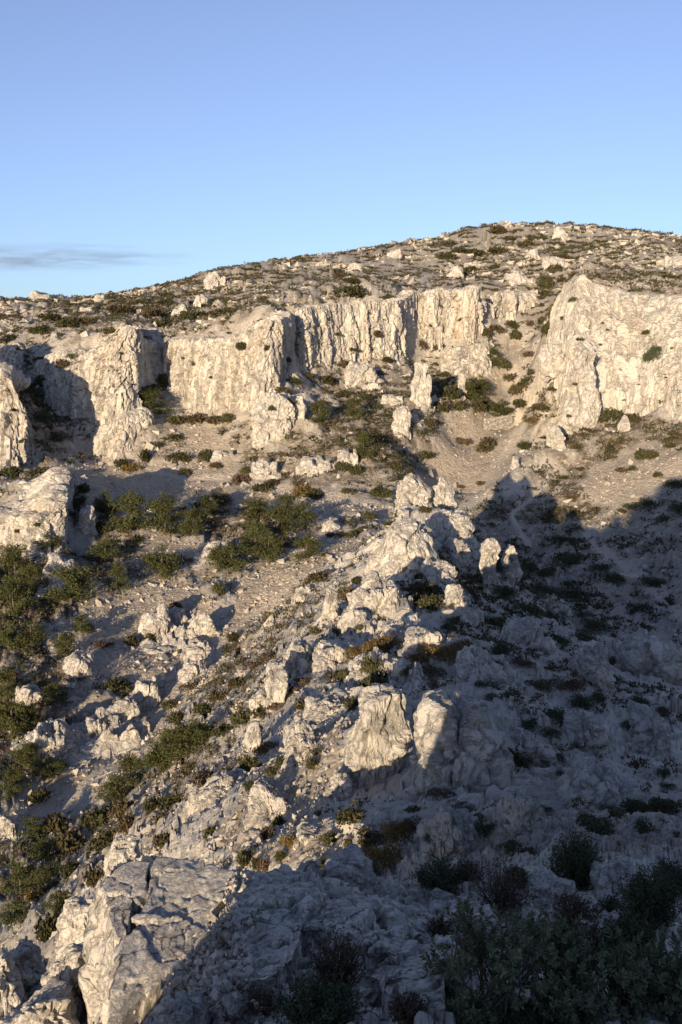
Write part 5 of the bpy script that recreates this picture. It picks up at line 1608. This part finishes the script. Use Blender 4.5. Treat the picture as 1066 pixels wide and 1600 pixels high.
ROS = [rosette(k) for k in range(6)]
def mesh_arr(me):
    v = np.empty(len(me.vertices) * 3, np.float32)
    me.vertices.foreach_get('co', v)
    f = np.empty(len(me.loops), np.int32)
    me.loops.foreach_get('vertex_index', f)
    t = np.empty(len(me.vertices), np.float32)
    me.attributes['tint'].data.foreach_get('value', t)
    return v.reshape(-1, 3), f.reshape(-1, 4), t
ROSA = [mesh_arr(m_) for m_ in ROS]

def leafy_bush(px, py, h, w, label, seed, nstem=26, nsp=5, own=40, mat='near_leaf'):
    rg = np.random.default_rng(seed)
    P, _ = hit(px, py, 3)
    if P is None or P.y > 26:
        P = Vector(W(px, py, 9.5))
    root = bpy.data.objects.new('leafy_bush', None)
    COL.objects.link(root)
    root.location = (P.x, P.y, P.z - 0.05)
    tag(root, label, 'bush', 'leafy bushes at the bottom of the picture')
    tubes, tips = [], []
    for k in range(nstem):
        a = rg.uniform(0, 6.28)
        sp_ = rg.uniform(0.1, 1.0) * w
        d = np.array([math.cos(a) * sp_, math.sin(a) * sp_ * 0.8, h])
        ln = np.linalg.norm(d) * rg.uniform(0.55, 1.0)
        pa = twig_path(rg.normal(size=3) * np.array([0.12, 0.12, 0.0]), d / np.linalg.norm(d), ln, rg, 6, 0.13)
        tubes.append(tube(pa, np.linspace(0.012, 0.004, len(pa)), 5))
        tips.append((pa[-1], pa[-1] - pa[-2]))
        for j in range(nsp):
            t = rg.uniform(0.3, 0.95)
            i = min(int(t * 6), 5)
            b = pa[i]
            dd = (pa[i + 1] - pa[i]) / np.linalg.norm(pa[i + 1] - pa[i]) + rg.normal(size=3) * 0.6
            dd[2] = abs(dd[2]) + 0.2
            dd /= np.linalg.norm(dd)
            q = twig_path(b, dd, rg.uniform(0.10, 0.28) * (0.5 + h), rg, 3, 0.15)
            tubes.append(tube(q, np.linspace(0.005, 0.002, len(q)), 4))
            tips.append((q[-1], q[-1] - q[-2]))
            if rg.random() < 0.5:
                tips.append((q[2], q[2] - q[1] + rg.normal(size=3) * 0.02))
    v, f = join(tubes)
    link('stem', mesh_np('stem', v, f, 'bark'), root)
    tips.sort(key=lambda q: q[0][1] - q[0][2] * 0.8)
    VV, FF, TT, o = [], [], [], 0
    for k, (p, d) in enumerate(tips):
        m = Vector(d).to_track_quat('Z', 'Y').to_matrix()
        s = rg.uniform(0.8, 1.4)
        if k < own:
            e = link('leaf_spray', ROS[k % 6], root, loc=p)
            e.rotation_euler = m.to_euler()
            e.scale = (s, s, s)
        else:
            a, b, t = ROSA[k % 6]
            VV.append(a @ np.array(m.transposed()) * s + p)
            FF.append(b + o)
            TT.append(t * rg.uniform(0.5, 1.0))
            o += len(a)
    if VV:
        tag(link('foliage', mesh_np('foliage', np.concatenate(VV), np.concatenate(FF), mat, True, np.concatenate(TT)), root), kind='stuff')
    return root

LB = [
 (770,1565,0.8,0.5,'tall leafy bush with upright shoots at the bottom, left of the flowering shrub',31),
 (880,1570,0.78,0.5,'leafy bush with broad pale shoots at the bottom centre right',32),
 (970,1590,0.65,0.5,'leafy bush in the bottom right with dark lower leaves',33),
 (835,1510,0.55,0.35,'leafy bush behind the two tall ones, below the heather clump',34),
 (1045,1585,0.6,0.45,'small flowered leafy bush in the bottom right corner',35),
 (695,1560,0.35,0.25,'little leafy sprig on the pale rock at the bottom',37),
 (905,1612,0.5,0.5,'low leafy bush cut by the bottom edge',38),
]
for a in LB:
    leafy_bush(a[0], a[1], a[2], a[3], a[4], a[5], nstem=10 if a[2] < 0.4 else 17 + 3 * (a[5] % 3))

def twiggy_bush(px, py, w, h, label, seed, mat='dry_leaf', n=90, leaf=1500, group='dark bushes in the foreground'):
    """dense clump of fine stems with sparse small leaves"""
    rg = np.random.default_rng(seed)
    P, _ = hit(px, py, 3)
    if P is None or P.y > 30:
        P = Vector(W(px, py, 14))
    dist = P.y * CT - P.z * ST
    R, H = w * dist / F / 2, h * dist / F * 1.05
    root = bpy.data.objects.new('twiggy_bush', None)
    COL.objects.link(root)
    root.location = (P.x, P.y + 0.3 * R, P.z - 0.04)
    tubes, Cs = [], []
    for k in range(n):
        a = rg.uniform(0, 6.28)
        rad = math.sqrt(rg.uniform(0, 1))
        tip = np.array([math.cos(a) * rad * R, math.sin(a) * rad * R, H * math.sqrt(max(0.08, 1 - rad * rad * 0.85)) * rg.uniform(0.65, 1.05)])
        b = tip * np.array([0.25, 0.25, 0]) + rg.normal(size=3) * np.array([0.03, 0.03, 0])
        mid = b * 0.45 + tip * 0.55 + rg.normal(size=3) * R * 0.06
        q = [b, mid, tip]
        tubes.append(tube(q, [0.008, 0.006, 0.002], 4))
        m = leaf // n
        t = rg.uniform(0.25, 1.05, (m, 1))
        Cs.append(mid + (tip - mid) * (t * 2 - 1) * (t > 0.5) + (b + (mid - b) * t * 2 - mid) * (t <= 0.5) + rg.normal(size=(m, 3)) * R * 0.07)
    v, f = join(tubes)
    link('stem', mesh_np('stem', v, f, 'bark'), root)
    C = np.concatenate(Cs)
    C[:, 2] = np.maximum(C[:, 2], 0.02)
    v, f = leaf_quads(C, 0.055 if leaf > 3000 else 0.045, rg, 0.6, 0.4)
    tag(link('foliage', mesh_np('foliage', v, f, mat, False, np.repeat(rg.uniform(0, 1, len(C)), 4)), root), kind='stuff')
    return tag(root, label, 'bush', group)

for a in [
 (528,1545,100,90,'round dry purplish bush among the shaded rocks',51,'dry_leaf',110,2400),
 (785,1425,110,70,'dark heather clump left of the round dark bush',52,'dry_leaf',110,2600),
 (390,1605,110,55,'dry dark bush at the bottom edge below the cracked rock plate',53,'dry_leaf',90,2000),
 (500,1605,140,60,'low dark bush at the bottom edge under the round dry bush',54,'juniper_leaf',100,3200),
 (640,1600,70,50,'dark bush at the bottom edge below the shaded angular rock',55,'dry_leaf',60,1400),
 (903,1392,92,92,'round dark evergreen bush standing alone on the shaded slope',56,'juniper_leaf',150,7000),
 (690,1392,86,40,'low green bush at the foot of the bare tree',57,'juniper_leaf',90,3600),
 (808,1386,40,36,'small green bush left of the round dark evergreen bush',58,'juniper_leaf',60,2400),
 (735,1378,60,36,'purplish dry bush between the bare tree and the heather clump',59,'dry_leaf',70,1400),
 (1020,1455,110,100,'big dark bush at the right edge above the flowered bush',60,'juniper_leaf',130,6500),
 (985,1500,90,70,'dark bush left below the big dark bush at the right edge',61,'juniper_leaf',100,4500),
 (1050,1400,60,60,'dark bush on the right edge near the low rocks',62,'juniper_leaf',80,3200),
 (900,1440,80,40,'low dry bush below the round dark evergreen bush',63,'dry_leaf',80,1800),
 (690,1470,60,36,'low dark bush left of the tall leafy bush',64,'dry_leaf',60,1400),
 (960,1440,60,36,'low green bush between the round evergreen and the right edge',65,'juniper_leaf',70,2600),
 (745,1500,70,60,'thin bare twigged bush left of the tall leafy bush',66,'dry_leaf',80,700),
 (755,1612,120,52,'leafy dark thicket on the bottom edge under the tall leafy bush',68,'near_leaf',90,4200),
 (850,1616,110,44,'low green thicket on the bottom edge right of the leafy dark thicket',69,'juniper_leaf',90,3600),
 (920,1500,80,60,'dark thicket behind the leafy bushes at lower right',67,'dry_leaf',90,2600),
]:
    twiggy_bush(*a)

# bare tree
def bare_tree():
    rg = np.random.default_rng(3)
    P, _ = hit(690, 1372, 3)
    dist = P.y * CT - P.z * ST
    H = 84 * dist / F
    root = bpy.data.objects.new('bare_tree', None)
    COL.objects.link(root)
    root.location = (P.x, P.y, P.z - 0.05)
    tag(root, 'small bare leafless tree with spreading dark branches in shade', 'tree')
    tr = [np.array([0, 0, -0.05]), np.array([-0.03, 0, 0.18]) * H, np.array([0.02, 0.0, 0.36]) * H]
    v, f = tube(tr, [0.045, 0.034, 0.026], 7)
    link('trunk', mesh_np('trunk', v, f, 'bark'), root)
    for d0 in ([-0.55, 0.1, 0.5], [0.1, 0, 0.66], [0.55, 0.1, 0.42], [-0.2, -0.1, 0.6], [0.35, -0.1, 0.62]):
        tubes = []
        def grow(p, d, ln, r, lev):
            pa = twig_path(p, d, ln, rg, 4, 0.16)
            tubes.append(tube(pa, np.linspace(r, r * 0.5, len(pa)), 5))
            if lev:
                for _ in range(3):
                    i = rg.integers(2, 5)
                    dd = pa[i] - pa[i - 1]
                    dd = dd / np.linalg.norm(dd) + rg.normal(size=3) * 0.5
                    grow(pa[i], dd / np.linalg.norm(dd), ln * 0.55, r * 0.5, lev - 1)
        d = np.array(d0)
        grow(tr[-1] if d0[2] > 0.5 else tr[1] * 0.4 + tr[2] * 0.6, d / np.linalg.norm(d), 0.42 * H, 0.02, 2)
        v, f = join(tubes)
        link('branch', mesh_np('branch', v, f, 'bark'), root)
bare_tree()

# ------------------------------------------------------------------ dry stone wall in the gully
def stone_wall():
    A = hit(757, 671, 225)[0]
    B = hit(800, 665, 225)[0]
    if abs(A.y - B.y) > 25:
        B = Vector(W(800, 665, A.y + 2))
    root = bpy.data.objects.new('stone_wall', None)
    COL.objects.link(root)
    root.location = A
    tag(root, 'low dry stone retaining wall of pale stones in the scree gully', 'wall')
    dv = B - A
    L = math.hypot(dv.x, dv.y)
    root.rotation_euler = (0, 0, math.atan2(dv.y, dv.x))
    rg = random.Random(4)
    n = 0
    z = -0.6
    rise = dv.z / L
    while z < 2.9:
        h = rg.uniform(0.38, 0.55)
        x = rg.uniform(-0.5, 0)
        while x < L:
            w = rg.uniform(0.5, 1.1)
            o = link('stone', STONE_ME[n % 10], root, loc=(x + w / 2, rg.uniform(-0.06, 0.06), z + h / 2 + rise * x))
            o.scale = (w * 0.54, 0.5, h * 0.75)
            o.rotation_euler = (0, rg.uniform(-0.06, 0.06), 0)
            o.data = STONE_ME[n % 10]
            x += w
            n += 1
        z += h * 0.95
stone_wall()

# ------------------------------------------------------------------ tufts rooted in the cliff faces
def cliff_tufts():
    dg = bpy.context.evaluated_depsgraph_get()
    spots = [(941,505,10),(948,515,12),(940,539,12),(948,547,10),(907,530,14),(878,498,12),(1018,562,22),(1025,548,12),(1055,508,10),(1037,523,8),(1050,545,10),(960,470,14),
             (1000,600,8),(975,625,10),(1040,590,8),(1010,520,14),(925,480,10),(895,470,12),(512,500,10),(525,522,8),(588,524,12),(553,546,10),(380,543,16),(360,520,12),(450,564,10),(468,520,8),(418,545,12),
             (300,570,8),(330,590,8),(285,560,10),(112,558,26),(98,570,14),(190,552,10),(170,580,8),(205,600,8),(600,500,8),(575,490,8),(690,480,8),(672,510,8),(720,500,6),(20,640,12),(35,690,10),(15,610,10),
             (60,820,14),(30,830,10),(90,800,14),(425,640,10),(450,655,8),(900,600,8),(890,650,10),(915,570,6)]
    for a, b, w in spots:
        if a > 870 and rs.random() < 0.35:
            continue
        w = w * rs.uniform(0.55, 1.5)
        d = Vector(ray(a, b)).normalized()
        h = SC.ray_cast(dg, d * 185, d)
        if not h[0]:
            continue
        P = h[1]
        r = w * (P.y * CT - P.z * ST) / F / 2 / 0.8
        place_bush(a, b, w, rs.uniform(0.7, 1.7), random.choice('ssn'), group='tufts rooted in the cliff faces', P=(P.x, P.y - 0.35 * r, P.z - 0.2 * r), r=r)
cliff_tufts()
# ------------------------------------------------------------------ labels of the many
cnt_ = {}
PENDING.sort(key=lambda q: where(q[2], q[3], '')[2])
for o_, what_, px_, py_ in PENDING:
    mk_, dr_, ds_ = where(px_, py_, what_)
    kd_ = (what_, mk_[0], dr_)
    n_ = cnt_.get(kd_, 0)
    cnt_[kd_] = n_ + 1
    od_ = ORD[min(n_, len(ORD) - 1)]
    od_ = 'nearest' if n_ == 0 else od_ + ' nearest'
    o_['label'] = f'{what_}, {od_} {dr_} the {mk_[0]}'

# ------------------------------------------------------------------ cloud streak low in the left of the sky
def build_cloud():
    m, nt, bs = new_mat('cloud_vapour')
    out = [n for n in nt.nodes if n.type == 'OUTPUT_MATERIAL'][0]
    nt.nodes.remove(bs)
    pv = N(nt, 'ShaderNodeVolumePrincipled')
    v = coord(nt)
    mp = N(nt, 'ShaderNodeMapping')
    mp.inputs['Scale'].default_value = (0.0016, 0.0016, 0.016)
    nt.links.new(v, mp.inputs['Vector'])
    n = noise(nt, mp.outputs['Vector'], 1.6, 6, 0.6, 0.4)
    gv_ = N(nt, 'ShaderNodeVectorMath', operation='LENGTH')
    mp3 = N(nt, 'ShaderNodeMapping')
    mp3.inputs['Scale'].default_value = (1 / 1500, 1 / 500, 1 / 140)
    nt.links.new(v, mp3.inputs['Vector'])
    nt.links.new(mp3.outputs['Vector'], gv_.inputs[0])
    fall = maprange(nt, gv_.outputs['Value'], 0.1, 1.0, 1, 0)
    d = math_n(nt, 'MULTIPLY', maprange(nt, n, 0.44, 0.70, 0, 1), fall)
    nt.links.new(math_n(nt, 'MULTIPLY', d, 0.0034), pv.inputs['Density'])
    pv.inputs['Color'].default_value = (0.5, 0.5, 0.57, 1)
    pv.inputs['Anisotropy'].default_value = 0.2
    nt.links.new(pv.outputs['Volume'], out.inputs['Volume'])
    c = W(60, 402, 9000)
    V, Fa = cube_sphere(16)
    V = V * np.array([1500, 500, 140])
    o = link('cloud', mesh_np('cloud', V, Fa, 'cloud_vapour'), loc=c)
    tag(o, 'thin grey mauve cloud streak low in the sky at left', 'cloud')
build_cloud()
